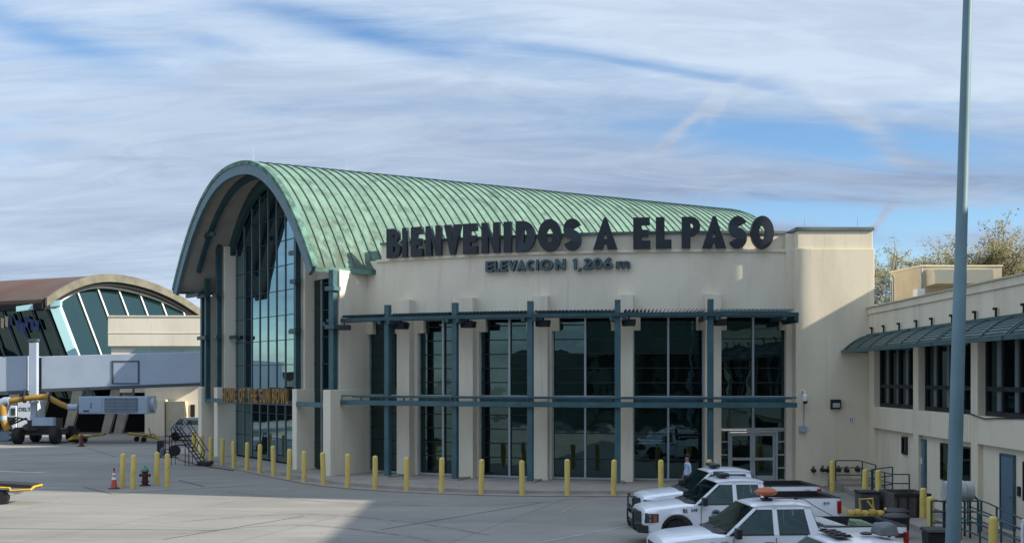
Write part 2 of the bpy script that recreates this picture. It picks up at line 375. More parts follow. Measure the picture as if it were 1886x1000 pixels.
# ------------------------------------------------------------------ ground
g = MB(); g.add([(-900, -300, 0), (900, -300, 0), (900, 1500, 0), (-900, 1500, 0)], [(0, 1, 2, 3)])
tag(g.build('apron', apron_m), kind='structure')

AC = V(10, 83.6, 0)             # centre of the curved facade
def arc(r, th, z=0.0): return V(AC.x+r*math.sin(R(th)), AC.y-r*math.cos(R(th)), z)
def arc_at(px, r):              # angle where the arc of radius r is seen at photo column px
    lo, hi = -40.0, 12.0
    for _ in range(50):
        m = (lo+hi)/2; p = arc(r, m)
        if 943+F*p.x/p.y < px: lo = m
        else: hi = m
    return (lo+hi)/2
def band(mb, r0, r1, t0, t1, z0, z1, n=None):
    n = n or max(1, int(abs(t1-t0)/1.1))
    for_i = [t0+(t1-t0)*i/n for i in range(n+1)]
    vs = []
    for t in for_i: vs += [arc(r0, t, z0), arc(r1, t, z0), arc(r1, t, z1), arc(r0, t, z1)]
    fs = []
    for i in range(n):
        for k in range(4): fs.append((i*4+k, i*4+(k+1) % 4, (i+1)*4+(k+1) % 4, (i+1)*4+k))
    fs += [(0, 1, 2, 3), tuple(n*4+k for k in (3, 2, 1, 0))]
    mb.add(vs, fs)

E0 = V(-9.5, 55.3, 0); NN = V(-.609, .793, 0); AA = V(.857, .515, 0)
def H(t, l, z=0.0): return E0+NN*t+AA*l+V(0, 0, z)
TC, HW = 9.1, 9.15
def prof(t, drop=0.0): return 16.6-drop-6.35*(abs(t-TC)/HW)**2.3

# pavement along the terminal
bpos = [(388, 851), (409, 856), (431, 860.5), (455, 865.5), (478, 870.5), (504, 876), (532, 881.5), (560, 887), (596, 892), (640, 896.5), (691, 900.5), (749, 904), (813, 906.8), (886, 909.5), (962, 911), (1045, 911.5), (1130, 911.5), (1217, 911.5)]
bp_w = [G(*p) for p in bpos]
KZ = .17
kerb = []
for i, p in enumerate(bp_w):
    a = bp_w[max(0, i-1)]; b = bp_w[min(len(bp_w)-1, i+1)]; d = (b-a).normalized(); nrm = V(-d.y, d.x, 0)
    kerb.append(p+nrm*.42)
kerb = [H(24, 1.2)]+kerb+[V(9.5, 47.95, 0), V(13.2, 48.0, 0)]
inner = [H(24, 8), H(18, 6), H(14, 6), H(10, 6), H(6, 6), H(2, 6), V(-5, 60, 0)]
mb = MB(); n = len(kerb)
# top sheet fan by strips from the kerb to a line under the building
back = [k+V(4.0*min(1, max(0, (n-1-i)/9)), 9.0, 0) for i, k in enumerate(kerb)]
vs = []
for k, b in zip(kerb, back):
    d = (b-k).normalized()
    vs += [V(k.x, k.y, 0), V(k.x, k.y, KZ-.03)+d*.03, V(k.x, k.y, KZ)+d*.09, V(b.x, b.y, KZ)]
fs = []
for i in range(n-1):
    for k in range(3): fs.append((i*4+k, (i+1)*4+k, (i+1)*4+k+1, i*4+k+1))
fs += [((n-1)*4, (n-1)*4+1, (n-1)*4+2, (n-1)*4+3, )]
mb.add(vs, fs)
tag(mb.build('pavement', concrete), kind='structure')
# gutter strip, thin red and pale lines on the apron
def strip(name, pts, w, z, m, label=None):
    mb = MB(); vs = []
    for i, p in enumerate(pts):
        a = pts[max(0, i-1)]; b = pts[min(len(pts)-1, i+1)]; d = (b-a).normalized(); q = V(-d.y, d.x, 0)*w/2
        vs += [p+q+V(0, 0, z), p-q+V(0, 0, z)]
    mb.add(vs, [(2*i, 2*i+1, 2*i+3, 2*i+2) for i in range(len(pts)-1)])
    return tag(mb.build(name, m), kind='structure')
gut = [k-(b-k).normalized()*.35 for k, b in zip(kerb[1:-1], back[1:-1])]
strip('gutter_strip', gut, .85, .004, layered('gutter', (.30, .27, .24), [((.18, .16, .14), 1.2, (1, 1, 1), .45, .65, .8)], .9))
redline = mat('faded_red_line', (.15, .055, .05), .85, var=.4, vscale=1.5)
rl = [k-(b-k).normalized()*.95 for k, b in zip(kerb[2:-2], back[2:-2])]
strip('painted_line', rl, .11, .008, redline)
joint = mat('joint_sealant', (.045, .042, .04), .9)
for a, b, w in [((155, 897), (205, 909), .09), ((205, 909), (470, 893), .06), ((330, 884), (376, 896), .09), ((0, 973), (400, 976), .05), ((300, 993), (560, 950), .05),
                ((162, 825), (212, 841), .07), ((700, 975), (1000, 925), .05), ((0, 838), (300, 832), .05)]:
    strip('pavement_joint', [G(*a), G(*b)], w, .0065, joint)
tm = mat('tyre_mark', (.13, .122, .11), .9, c2=(.19, .178, .158), vscale=2, lo=.42, hi=.6)
for pts, w in (([(20, 838), (90, 839), (150, 834)], .5), ([(330, 960), (560, 946), (760, 962), (900, 985)], .22), ([(300, 985), (540, 966), (730, 984), (800, 998)], .22), ([(420, 905), (620, 925), (880, 930), (1100, 915)], .20), ([(0, 868), (120, 862), (300, 869)], .25)):
    P_ = [G(*p) for p in pts]; Q_ = []
    for i in range(len(P_)-1):
        for k in range(6):
            t_ = k/6; p0_, p1_, p2_, p3_ = P_[max(0, i-1)], P_[i], P_[i+1], P_[min(len(P_)-1, i+2)]
            Q_.append(.5*((2*p1_)+(p2_-p0_)*t_+(2*p0_-5*p1_+4*p2_-p3_)*t_*t_+(3*p1_-p0_-3*p2_+p3_)*t_**3))
    strip('tyre_mark', Q_+[P_[-1]], w, .0025, tm)
yl = mat('worn_yellow_line', (.36, .29, .13), .85, c2=(.22, .2, .15), vscale=3)
strip('painted_line', [G(1030, 945), G(1085, 920), G(1160, 936)], .12, .006, yl)
strip('painted_line', [G(1540, 930), G(1640, 975)], .5, .006, yl)
pl = mat('faded_white_line', (.42, .41, .38), .85, c2=(.28, .27, .25), vscale=3)
strip('painted_line', [G(985, 1000), G(1190, 962)], .09, .007, pl)

# ------------------------------------------------------------------ terminal hall (vault + curved wing)
BT = thing('terminal_building', 'beige stucco terminal with tall green copper barrel roof and curved window front', 'building', tuple(H(9, 10)))
# roof shell
mb = MB(); nT = 46; L = 33.8
ts = [-.05+(18.3)*i/nT for i in range(nT+1)]
def loop(l): return [H(t, l, prof(t)) for t in ts]+[H(t*.955+.41, l, prof(t, .42) if 0 < i < nT else prof(t)-.12) for i, t in reversed(list(enumerate(ts)))]
ls = [0, .02]+[L*k/12 for k in range(1, 13)]
rings = [loop(l) for l in ls]; m_ = len(rings[0]); vs = [p for r_ in rings for p in r_]
for i in range(len(ls)-1):
    pass
fs = []
for i in range(len(ls)-1):
    for k in range(m_): fs.append((i*m_+k, i*m_+(k+1) % m_, (i+1)*m_+(k+1) % m_, (i+1)*m_+k))
for i in range(nT):            # end caps as quads
    for off in (0, (len(ls)-1)*m_): fs.append((off+i, off+i+1, off+m_-2-i, off+m_-1-i))
o = len(mb.v); mb.add(vs, fs)
mb.m = [0]*len(mb.f)
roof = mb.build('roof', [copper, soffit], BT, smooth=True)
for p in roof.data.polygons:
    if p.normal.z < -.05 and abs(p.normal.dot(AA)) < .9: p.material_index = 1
# standing seams
mb = MB()
l = .45
while l < L:
    r0 = [H(t, l-.017, prof(t)+.003) for t in ts]; r1 = [H(t, l+.017, prof(t)+.003) for t in ts]; hgt = .055
    vs = []
    for t, a, b in zip(ts, r0, r1):
        dz = (prof(t+.01)-prof(t-.01))/.02; nn = (NN*(-dz)+V(0, 0, 1)).normalized()*hgt
        vs += [a-nn*.3, a+nn, b+nn, b-nn*.3]
    mb.add(vs, [(i*4+k, i*4+k+1, (i+1)*4+k+1, (i+1)*4+k) for i in range(nT) for k in range(3)])
    l += .53
mb.build('roof_seams', seamdk, roof)
# rim fascia (blue) in front of the roof edge, under a copper drip edge
def archstrip(mb, l0, l1, d0, d1, sl=0.0, tlo=None, thi=None, n=46):
    a = (-.05 if tlo is None else tlo); b = (18.25 if thi is None else thi)
    vs = []
    for i in range(n+1):
        t = a+(b-a)*i/n
        u = (t-TC)/HW; f = abs(u)
        dz = (prof(t+.01)-prof(t-.01))/.02; nn = (NN*(-dz)+V(0, 0, 1)).normalized()
        for (l, d) in ((l0, d0), (l1, d0), (l1, d1), (l0, d1)):
            vs.append(H(t, l+sl*t, prof(t))-nn*d)
    fs = [(i*4+k, i*4+(k+1) % 4, (i+1)*4+(k+1) % 4, (i+1)*4+k) for i in range(n) for k in range(4)]
    fs += [(3, 2, 1, 0), tuple(n*4+k for k in range(4))]
    mb.add(vs, fs)
mb = MB(); archstrip(mb, -.16, 0.03, .16, .68); mb.build('rim_fascia', fascia, roof, smooth=True)
mb = MB(); archstrip(mb, -.20, .10, -.05, .16); mb.build('drip_edge', copper_dk, roof, smooth=True)
mb = MB(); archstrip(mb, 33.75, 33.9, -.06, .5); mb.build('drip_edge', copper_dk, roof, smooth=True)
mb = MB()
for t0, s_ in ((-.12, 1), (18.2, -1)):
    mb.hexa([H(t0, -.1, 10.02), H(t0+.12, -.1, 10.02), H(t0+.12, L, 10.02), H(t0, L, 10.02)], [H(t0, -.1, 10.26), H(t0+.12, -.1, 10.26), H(t0+.12, L, 10.26), H(t0, L, 10.26)])
mb.build('gutter', copper_dk, roof)
# soffit ribs
mb = MB()
archstrip(mb, .75, .95, .48, .80, tlo=.9, thi=17.3); mb.build('soffit_rib', steel, roof, smooth=True)
mb = MB(); archstrip(mb, 1.12, 1.40, .46, 1.02, sl=.072, tlo=1.0, thi=17.2)
mb.build('soffit_rib', steel, roof, smooth=True)
# end wall: gable glass on a line slightly turned from the rim
def gz(t): return prof(t, .9)
NG = NN+AA*.072
def HG(t, dl=0.0, z=0.0): return E0+AA*(1.5+dl)+NG*t+V(0, 0, z)
main = MB(); t0, t1, k = 4.2, 15.85, 24
pts = [HG(t0, 0, KZ+.1)]+[HG(t0+(t1-t0)*i/k, 0, gz(t0+(t1-t0)*i/k)) for i in range(k+1)]+[HG(t1, 0, KZ+.1)]
main.prism(pts, AA*.05)
gw = main.build('window', glass_h, BT)
for i in range(9):
    t = 15.3-1.28*i
    if t < 4.4: break
    mb = MB(); mb.obox(HG(t-.022, -.055), NG, AA, .044, .05, KZ+.1, gz(t)-.02); mb.build('mullion', alu_d, gw)
mb = MB(); z = 1.5
while z < 15.5:
    u = HW*((16.6-.9-z)/6.35)**(1/2.3) if z < 15.6 else 0
    a = max(t0, TC-u+.05); b = min(t1, TC+u-.05)
    mb.obox(HG(a, -.03), NG, AA, b-a, .025, z, z+.04)
    z += 1.36
mb.build('transom', black, gw)
mb = MB(); mb.obox(HG(.55), NG, AA, 3.2, .05, KZ+.1, 9.9)
sw = mb.build('window', glass_f, BT)
mb = MB()
for t in (1.5, 2.7): mb.obox(HG(t, -.075), NG, AA, .05, .07, KZ+.1, 9.9)
mb.build('mullion', alu, sw)
mb = MB()
z = 1.5
while z < 9.8: mb.obox(HG(.55, -.03), NG, AA, 3.2, .025, z, z+.04); z += 1.36
mb.build('transom', black, sw)
mb = MB(); mb.obox(HG(16.05), NG, AA, 1.45, .05, KZ+.1, 9.8); mb.build('window', glass_f, BT)
mb = MB(); k = 10
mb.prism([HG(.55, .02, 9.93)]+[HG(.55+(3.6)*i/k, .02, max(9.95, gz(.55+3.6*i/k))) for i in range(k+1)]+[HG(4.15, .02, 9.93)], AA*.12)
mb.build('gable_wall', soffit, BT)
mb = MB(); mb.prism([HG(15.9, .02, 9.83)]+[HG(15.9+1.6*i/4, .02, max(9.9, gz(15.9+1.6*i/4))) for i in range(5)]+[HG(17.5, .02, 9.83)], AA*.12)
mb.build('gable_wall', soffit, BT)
def pillar(t, w, l0, l1, lp, ztop):
    mb = MB()
    mb.obox(H(t, l0), NN, AA, w, l1-l0, 4.28, ztop)
    mb.obox(H(t-.03, lp), NN, AA, w+.06, l1-lp, 0.0, 4.30)
    return mb.build('pillar', stucco, BT, bevel=.02)
pillar(3.74, .44, 1.25, 2.1, .79, 12.3)
pillar(15.56, .46, 1.95, 2.72, 1.5, 12.8)
pillar(17.5, .46, 1.75, 8.0, 1.3, 9.9)
for (t, l, zt) in [(3.92, .85, 12.4), (15.66, 1.55, 13.2), (17.6, 1.38, 10.2), (16.75, 1.3, 10.9)]:
    mb = MB(); mb.obox(H(t, l), NN, AA, .24, .28, 4.32 if t != 16.75 else 3.6, zt)
    for zz in (7.2, 9.75):
        if zz < zt-.2: mb.obox(H(t-.2, l-.14), NN, AA, .62, .34, zz, zz+.22)
    mb.build('steel_column', steel, BT)
mb = MB(); mb.obox(H(4.25, 1.2), NN, AA, 11.2, .2, 3.42, 3.66)
for t in (5.4, 8, 10.6, 13.2, 15.3): mb.obox(H(t, 1.40), NN, AA, .1, max(.1, .072*t-.05), 3.48, 3.6)
mb.build('steel_beam', steel_l, BT)
mb = MB(); mb.obox(H(-.1, .75), NN, AA, 3.8, .2, 3.42, 3.66); mb.build('steel_beam', steel_l, BT)
mb = MB(); mb.obox(H(16.05, 1.5), NN, AA, 1.4, .2, 3.42, 3.66); mb.build('steel_beam', steel_l, BT)
for (t, l, w, z) in ((4.3, 1.2, 1.2, 11.35), (4.3, 1.2, 1.2, 7.2), (14.6, 2.2, .9, 7.2), (16.0, .5, 1.9, 9.75), (13.9, .6, 2.9, 13.2)):
    mb = MB(); mb.obox(H(t, l), NN, AA, w, .16, z, z+.22); mb.build('steel_bracket', steel, BT)
# near side wall of the hall + far wall
mb = MB(); mb.obox(H(.05, 3.8), AA, NN, 29.6, .45, 0, 10.15); mb.obox(H(17.6, 3.0), AA, NN, 30.0, .4, 0, 10.2)
k = 20
mb.prism([H(.7, L-.6, 0)]+[H(.7+16.9*i/k, L-.6, gz(.7+16.9*i/k)) for i in range(k+1)]+[H(17.6, L-.6, 0)], AA*.3)
mb.build('hall_wall', stucco, BT)
# fin wall between hall and curved front
TL = -33.1
mb = MB()
rad = (arc(1, TL)-arc(0, TL)); rad = V(rad.x, rad.y, 0).normalized(); tan_ = V(rad.y, -rad.x, 0)
tan_ = tan_ if tan_.x < 0 else -tan_
p0 = arc(30.9, TL)
mb.obox(p0, rad, tan_, 2.75, .42, 4.28, 10.12)
mb.obox(p0-tan_*.03, rad, tan_, 3.45, .48, 0, 4.30)
mb.build('fin_wall', stucco, BT, bevel=.02)
mb = MB(); q = arc(33.75, TL); mb.obox(q+tan_*.05, rad, tan_, .3, .3, 4.32, 10.1)
for zz in (7.25, 9.1): mb.obox(q+tan_*-.12+rad*-.05, rad, tan_, .5, .6, zz, zz+.2)
mb.build('steel_column', steel_l, BT)

# --- curved wing
TR = 5.0
PIL = [-28.45, -22.3, -15.75, -8.7, -1.62]
bays = [(-33.1, -29.3), (-27.55, -23.1), (-21.5, -16.55), (-14.95, -9.3), (-8.1, -2.25), (-1.0, 4.75)]
WT = 7.72
mb = MB()
band(mb, 31.0, 31.62, TL, TR, WT, 10.70)                    # upper wall
ends = [(-29.3, -27.55), (-23.1, -21.5), (-16.55, -14.95), (-9.3, -8.1), (-2.25, -1.0), (4.75, TR)]
for a, b in ends: band(mb, 31.0, 31.60, a, b, 0, WT, 2)
wall = mb.build('wall', stucco, BT)
mb = MB(); band(mb, 30.8, 31.28, -31.9, TR, 10.62, 11.50); band(mb, 31.2, 31.70, -31.9, TR, 10.62, 10.74)
mb.build('parapet', stucco, BT)
copingm = mat('coping_metal', (.12, .155, .15), .6, var=.25, vscale=1.5)
mb = MB(); band(mb, 30.72, 31.36, -31.95, TR, 11.50, 11.62); mb.build('coping', copingm, BT)
for th in PIL:
    w = math.degrees(.36/31.8); mb = MB()
    band(mb, 31.5, 32.12, th-w, th+w, 0, 8.68, 1)
    mb.build('pilaster', stucco, BT, bevel=.015)
# roof deck behind the parapet
mb = MB(); pts = [arc(30.9, -31.5+i*(TR+31.5)/14, 10.66) for i in range(15)]+[V(14, 66, 10.66), V(6, 62, 10.66), V(-2, 59.5, 10.66)]
mb.add(pts, [tuple(range(len(pts)))]); mb.build('roof_deck', concrete, BT)
# windows
def chord(mb, r, a, b, z0, z1, th=.05):
    p = arc(r, a); q = arc(r, b); d = (q-p); ln = d.length; d.normalize(); nrm = V(-d.y, d.x, 0)
    mb.obox(p, d, nrm, ln, th, z0, z1)
for i, (a, b) in enumerate(bays):
    m = (a+b)/2+(.25 if i < 3 else 0)
    door = (i == 5)
    for (z0, z1, upper) in ((KZ+.02, 3.50, 0), (3.98, WT, 1)):
        if door and not upper: z0 = 2.52
        mg = MB(); chord(mg, 31.33, a, m, z0, z1); chord(mg, 31.33, m, b, z0, z1)
        w = mg.build('window', glass_f, BT)
        fr = MB()
        for th, ww in ((a, .06), (m, .09), (b, .06)):
            e = math.degrees(ww/31.4)
            band(fr, 31.34, 31.48, th-e/2 if th == m else (th if th == a else th-e), th+e/2 if th == m else (th+e if th == a else th), z0, z1, 1)
        band(fr, 31.345, 31.49, a, b, z0-.0, z0+.08, 3); 
        if upper: band(fr, 31.345, 31.47, a, b, z1-.07, z1-.003, 3)
        fr.build('window_frame', alu, w)
        tr = MB(); step = .67 if (upper or i < 3) else 1.2; z = z0+(.66 if upper else .9)
        while z < z1-.3: chord(tr, 31.39, a+.1, b-.1, z, z+.05, .035); z += step
        tr.build('transom', black, w)
    # corbels at the window heads
    for th, s_ in ((a, 1), (b, -1)):
        e = math.degrees(.34/31.5)*s_
        corb = MB(); band(corb, 31.30, 31.605, min(th, th+e), max(th, th+e), WT-.66, WT-.004, 1); corb.build('corbel', stucco2, BT)
    mg = MB(); band(mg, 31.28, 31.46, a, b, 3.5, 3.98, 3); mg.build('spandrel', steel, BT)
# double door in the last bay
a, b = bays[5]
DL, DR = arc_at(1342, 31.45), arc_at(1430, 31.45); DM = (DL+DR)/2
dr = MB(); chord(dr, 31.33, a, DL, KZ+.02, 2.50); chord(dr, 31.33, DR, b, KZ+.02, 2.50)
side = dr.build('window', glass_f, BT)
fr = MB()
for z in (KZ+.02, .74, 1.34, 1.94, 2.44): band(fr, 31.345, 31.47, a, DL, z, z+.06, 1); band(fr, 31.345, 31.47, DR, b, z, z+.06, 1)
e = .1
band(fr, 31.34, 31.50, a, a+e, KZ, 2.52, 1); band(fr, 31.34, 31.50, b-e, b, KZ, 2.52, 1)
band(fr, 31.34, 31.53, DL-.07, DL+.09, KZ, 2.50, 1); band(fr, 31.34, 31.53, DR-.09, DR+.07, KZ, 2.50, 1); band(fr, 31.34, 31.525, DL, DR, 2.40, 2.50, 1)
fr.build('window_frame', alu, side)
for (p, q, hs) in ((DL+.1, DM-.01, 1), (DM+.01, DR-.1, -1)):
    d = MB(); w = .2
    band(d, 31.36, 31.44, p, p+w, KZ, 2.38, 1); band(d, 31.36, 31.44, q-w, q, KZ, 2.38, 1)
    band(d, 31.361, 31.439, p+w, q-w, KZ, .42, 1); band(d, 31.361, 31.439, p+w, q-w, 1.12, 1.24, 1); band(d, 31.361, 31.439, p+w, q-w, 2.24, 2.38, 1)
    dd = d.build('door', alu, BT)
    gg = MB(); band(gg, 31.385, 31.405, p+w, q-w, .42, 2.24, 1); gg.build('door_glass', glass_f, dd)
    hh = MB(); hx = (q-.1) if hs > 0 else (p+.1)
    hh.tube([arc(31.45, hx, 1.05), arc(31.53, hx, 1.08), arc(31.53, hx, 1.4), arc(31.45, hx, 1.43)], .014, 6); hh.build('handle', chrome, dd)
# canopies: posts, rails, louvres
RP = 33.35
POST = [-28.5, -22.25, -15.95, -9.15, -2.15]
pp = []
for th in POST:
    mb = MB(); w = math.degrees(.125/RP)
    band(mb, RP-.13, RP+.13, th-w, th+w, KZ, 8.35, 1); mb.build('canopy_post', steel_l, BT, bevel=.01)
    mb = MB(); w *= 2.2; band(mb, RP-.36, RP+.36, th-w, th+w, KZ-.01, KZ+.05, 1)
    d_ = (arc(31.9, th)-arc(RP, th)).normalized(); mb.obox(arc(RP, th)-V(d_.y, -d_.x, 0)*.22, d_, V(d_.y, -d_.x, 0), 1.6, .44, KZ-.02, KZ+.06)
    mb.build('post_footing', concrete, BT)
up = MB(); band(up, RP-.20, RP-.16, TL-1.6, 4.1, 7.58, 7.80); band(up, RP+.16, RP+.24, TL-1.6, 4.45, 7.60, 7.76)
for th in [TL-1.2]+POST+[3.75]:
    w = math.degrees(.07/32.5)
    for s_ in (-1, 1): band(up, 31.6, RP+.38, th+s_*.45-w, th+s_*.45+w, 7.42, 7.60, 1)
up.build('canopy_beam', steel, BT)
lv = MB()
th = TL-1.4
while th < 4.2:
    if min(abs(th-p) for p in POST) > .30:
        w = math.degrees(.012/32.6)
        p0, p1 = arc(31.75, th, 7.82), arc(RP+.22, th, 7.82); d = (p1-p0).normalized(); q = V(-d.y, d.x, 0)
        lv.hexa([p0, p1, p1+q*.03, p0+q*.03], [p0+q*.08+V(0, 0, .10), p1+q*.08+V(0, 0, .10), p1+q*.11+V(0, 0, .10), p0+q*.11+V(0, 0, .10)])
    th += .30
lv.build('canopy_louvre', steel_l, BT)
lo = MB(); band(lo, RP+.16, RP+.30, TL-.6, 4.3, 3.58, 3.80); band(lo, RP+.16, RP+.22, TL-.6, 4.3, 3.98, 4.05); band(lo, RP-.30, RP-.22, TL+.3, 4.2, 3.60, 3.80)
lo.build('lower_rail', steel_l, BT)
lo = MB()
th = TL
while th < 4.3: 
    band(lo, 31.6, RP+.165, th-.05, th+.05, 3.62, 3.72, 1); band(lo, RP+.165, RP+.215, th-.06, th+.06, 3.80, 3.98, 1); th += 2.13
for r_ in (31.95, 32.25, 32.55, 32.85): band(lo, r_, r_+.10, TL+.3, 4.3, 3.93, 3.97)
lo.build('lower_canopy', steel, BT)
# end bracket on the wall right
mb = MB(); band(mb, 31.7, RP+.3, 4.2, 4.4, 7.30, 7.58, 1); mb.build('steel_bracket', steel, BT)

# --- right block
BX0, BX1, BY = 12.76, 16.0, 51.27
mb = MB(); mb.box(BX0, BX1+.3, BY, 62, 0, 10.70); mb.box(BX0+.10, BX1+.25, BY+.10, 61.9, 10.70, 11.52)
mb.build('end_block', stucco2, BT, bevel=.03)
mb = MB(); mb.box(BX0+.02, BX1+.30, BY+.02, 62, 11.52, 11.66); mb.build('coping', copingm, BT)
mb = MB(); mb.box(12.5, 12.9, 51.98, 60, 0, 11.45); mb.build('wall', stucco, BT)

# lightning rods on ridge and parapets
def rod(p, h, label):
    m = MB(); m.cyl(p, p+V(0, 0, h), .014, .006, 6); m.lathe([(.05, 0), (.05, .04), (.012, .1)], p, 8)
    tag(m.build('lightning_rod', galv), label, 'lightning rod', 'lightning rods along the roofs')
for l, lab in ((.6, 'thin lightning rod at the front peak of the green arch'), (6.1, 'thin lightning rod second along the green ridge'), (12.1, 'thin lightning rod third along the green ridge'),
          (17.8, 'thin lightning rod fourth along the green ridge'), (24.2, 'thin lightning rod fifth along the green ridge'), (31, 'thin lightning rod near the far end of the green ridge')):
    rod(H(TC-.6, l, prof(TC-.6)-.02), .9, lab)
for p, lab in ((V(10.6, 52.4, 11.6), 'thin lightning rod on the parapet left of the end block'), (V(13.3, 51.8, 11.64), 'thin lightning rod at the left of the end block top'), (V(15.7, 51.8, 11.64), 'thin lightning rod at the right of the end block top')):
    rod(p, .55, lab)

# ------------------------------------------------------------------ letters
def arcpts(cx, cy, rx, ry, a0, a1, n=14): return [(cx+rx*math.cos(R(a0+(a1-a0)*i/n)), cy+ry*math.sin(R(a0+(a1-a0)*i/n))) for i in range(n+1)]
def stroke(pts, w):
    Lf, Rt = [], []
    for i, p in enumerate(pts):
        a = pts[max(0, i-1)]; b = pts[min(len(pts)-1, i+1)]; dx, dy = b[0]-a[0], b[1]-a[1]; l = math.hypot(dx, dy) or 1
        nx, ny = -dy/l*w/2, dx/l*w/2; Lf.append((p[0]+nx, p[1]+ny)); Rt.append((p[0]-nx, p[1]-ny))
    return Lf+Rt[::-1]
def glyph(ch, w):
    W = w
    if ch == 'I': return [[(0, 0), (0, 1), (W*1.15, 1), (W*1.15, 0)]], W*1.15
    if ch == 'E': return [[(0, 0), (0, 1), (.56, 1), (.56, 1-W*.85), (W, 1-W*.85), (W, .5+W*.36), (.52, .5+W*.36), (.52, .5-W*.42), (W, .5-W*.42), (W, W*.9), (.58, W*.9), (.58, 0)]], .58
    if ch == 'F': return [[(0, 0), (0, 1), (.56, 1), (.56, 1-W*.9), (W, 1-W*.9), (W, .5+W*.4), (.52, .5+W*.4), (.52, .5-W*.4), (W, .5-W*.4), (W, 0)]], .56
    if ch == 'L': return [[(0, 0), (0, 1), (W, 1), (W, W*.95), (.54, W*.95), (.54, 0)]], .54
    if ch == 'T': return [[(.31-W/2, 0), (.31-W/2, 1-W*.9), (0, 1-W*.9), (0, 1), (.62, 1), (.62, 1-W*.9), (.31+W/2, 1-W*.9), (.31+W/2, 0)]], .62
    if ch == 'H': return [[(0, 0), (0, 1), (W, 1), (W, .5+W*.4), (.7-W, .5+W*.4), (.7-W, 1), (.7, 1), (.7, 0), (.7-W, 0), (.7-W, .5-W*.4), (W, .5-W*.4), (W, 0)]], .7
    if ch == 'N': return [[(0, 0), (0, 1), (W*.8, 1), (.72-W*.86, .36), (.72-W*.86, 1), (.72, 1), (.72, 0), (.72-W*.75, 0), (W*.9, .60), (W*.9, 0)]], .72
    if ch == 'V': return [[(0, 1), (W*1.1, 1), (.38, .42), (.76-W*1.1, 1), (.76, 1), (.38+W*.34, 0), (.38-W*.34, 0)]], .76
    if ch == 'A': return [[(0, 0), (.41-W*.16, 1.02), (.41+W*.16, 1.02), (.82, 0), (.82-W*1.08, 0), (.82-W*1.25, .17), (W*1.25, .17), (W*1.08, 0)], [(.41-.07, .34), (.41, .56), (.41+.07, .34)]], .82
    if ch == 'M': return [[(0, 0), (.06, 1), (.06+W*.8, 1), (.48, .45), (.90-W*.8, 1), (.90, 1), (.96, 0), (.96-W, 0), (.93-W, .55), (.48, .0), (.03+W, .55), (W, 0)]], .96
    if ch == 'W': return [[(0, 1), (W, 1), (.32, .42), (.50-W*.3, 1), (.50+W*.3, 1), (.68, .42), (1-W, 1), (1, 1), (.76, 0), (.64, 0), (.5, .5), (.36, 0), (.24, 0)]], 1.0
    if ch == 'U': return [[(0, 1)]+arcpts(.33, .34, .33, .34, 180, 360)+[(.66, 1), (.66-W, 1)]+arcpts(.33, .34, .33-W, .34-W*.9, 360, 180)+[(W, 1)]], .66
    if ch == 'O': return [arcpts(.43, .5, .43, .51, 0, 360, 32)[:-1], arcpts(.43, .5, .43-W*1.02, .51-W*.98, 0, 360, 24)[:-1]], .86
    if ch == '0': return [arcpts(.32, .5, .32, .51, 0, 360, 28)[:-1], arcpts(.32, .5, .32-W, .51-W, 0, 360, 24)[:-1]], .64
    if ch == 'D': return [[(0, 0), (0, 1)]+arcpts(.28, .5, .44, .5, 90, -90, 20), [(W, W*.85), (W, 1-W*.85)]+arcpts(.28, .5, .44-W, .5-W*.85, 90, -90, 16)], .72
    if ch == 'P': return [[(0, 0), (0, 1)]+arcpts(.33, .69, .31, .31, 90, -90, 16)+[(W, .38), (W, 0)], [(W, .62), (W, .80)]+arcpts(.31, .71, .09, .09, 90, -90, 8)], .64
    if ch == 'B': return [[(0, 0), (0, 1)]+arcpts(.30, .755, .26, .245, 90, -52, 12)+arcpts(.31, .29, .31, .29, 55, -90, 14), [(W, .66), (W, .82)]+arcpts(.31, .74, .07, .08, 90, -90, 8), [(W, .19), (W, .39)]+arcpts(.33, .29, .09, .10, 90, -90, 8)], .62
    if ch == 'S':
        r = (.5-W/2)/2
        p = arcpts(.31, .5+r, .31-W/2, r, 20, 270, 20)+arcpts(.31, .5-r, .31-W/2, r, 90, -160, 20)[1:]
        return [stroke(p, W)], .62
    if ch == 'C': return [stroke(arcpts(.42, .5, .42-W/2, .5-W/2, 48, 312, 24), W)], .74
    if ch == '1': return [[(.10, 0), (.10, .74), (0, .74), (0, .88), (.14, 1), (.10+W, 1), (.10+W, 0)]], .10+W
    if ch == '2': return [stroke(arcpts(.29, .5+(.25-W/4), .29-W/2, .5-(.25-W/4)-W/2, 165, -35, 16)+[(.12, W*.5+.01)], W)+[], [(.0, 0), (0.02, W*.9), (.58, W*.9), (.58, 0)]], .58
    if ch == '6': return [stroke([(.46, .99), (.30, .80), (.14, .52)], W), arcpts(.31, .31, .31, .315, 0, 360, 24)[:-1], arcpts(.31, .31, .31-W, .315-W, 0, 360, 18)[:-1]], .62
    if ch == ',': return [[(0, -.2), (.07, .12), (.07+W, .12), (W*.55, -.2)]], .07+W
    if ch == 'm': return [stroke([(.08, 0), (.08, .66)], W), stroke([(.08, .42)]+arcpts(.24, .48, .16, .12, 180, 0, 10)+[(.40, 0)], W), stroke([(.40, .42)]+arcpts(.56, .48, .16, .12, 180, 0, 10)+[(.72, 0)], W)], .72+W/2
    return [], .3
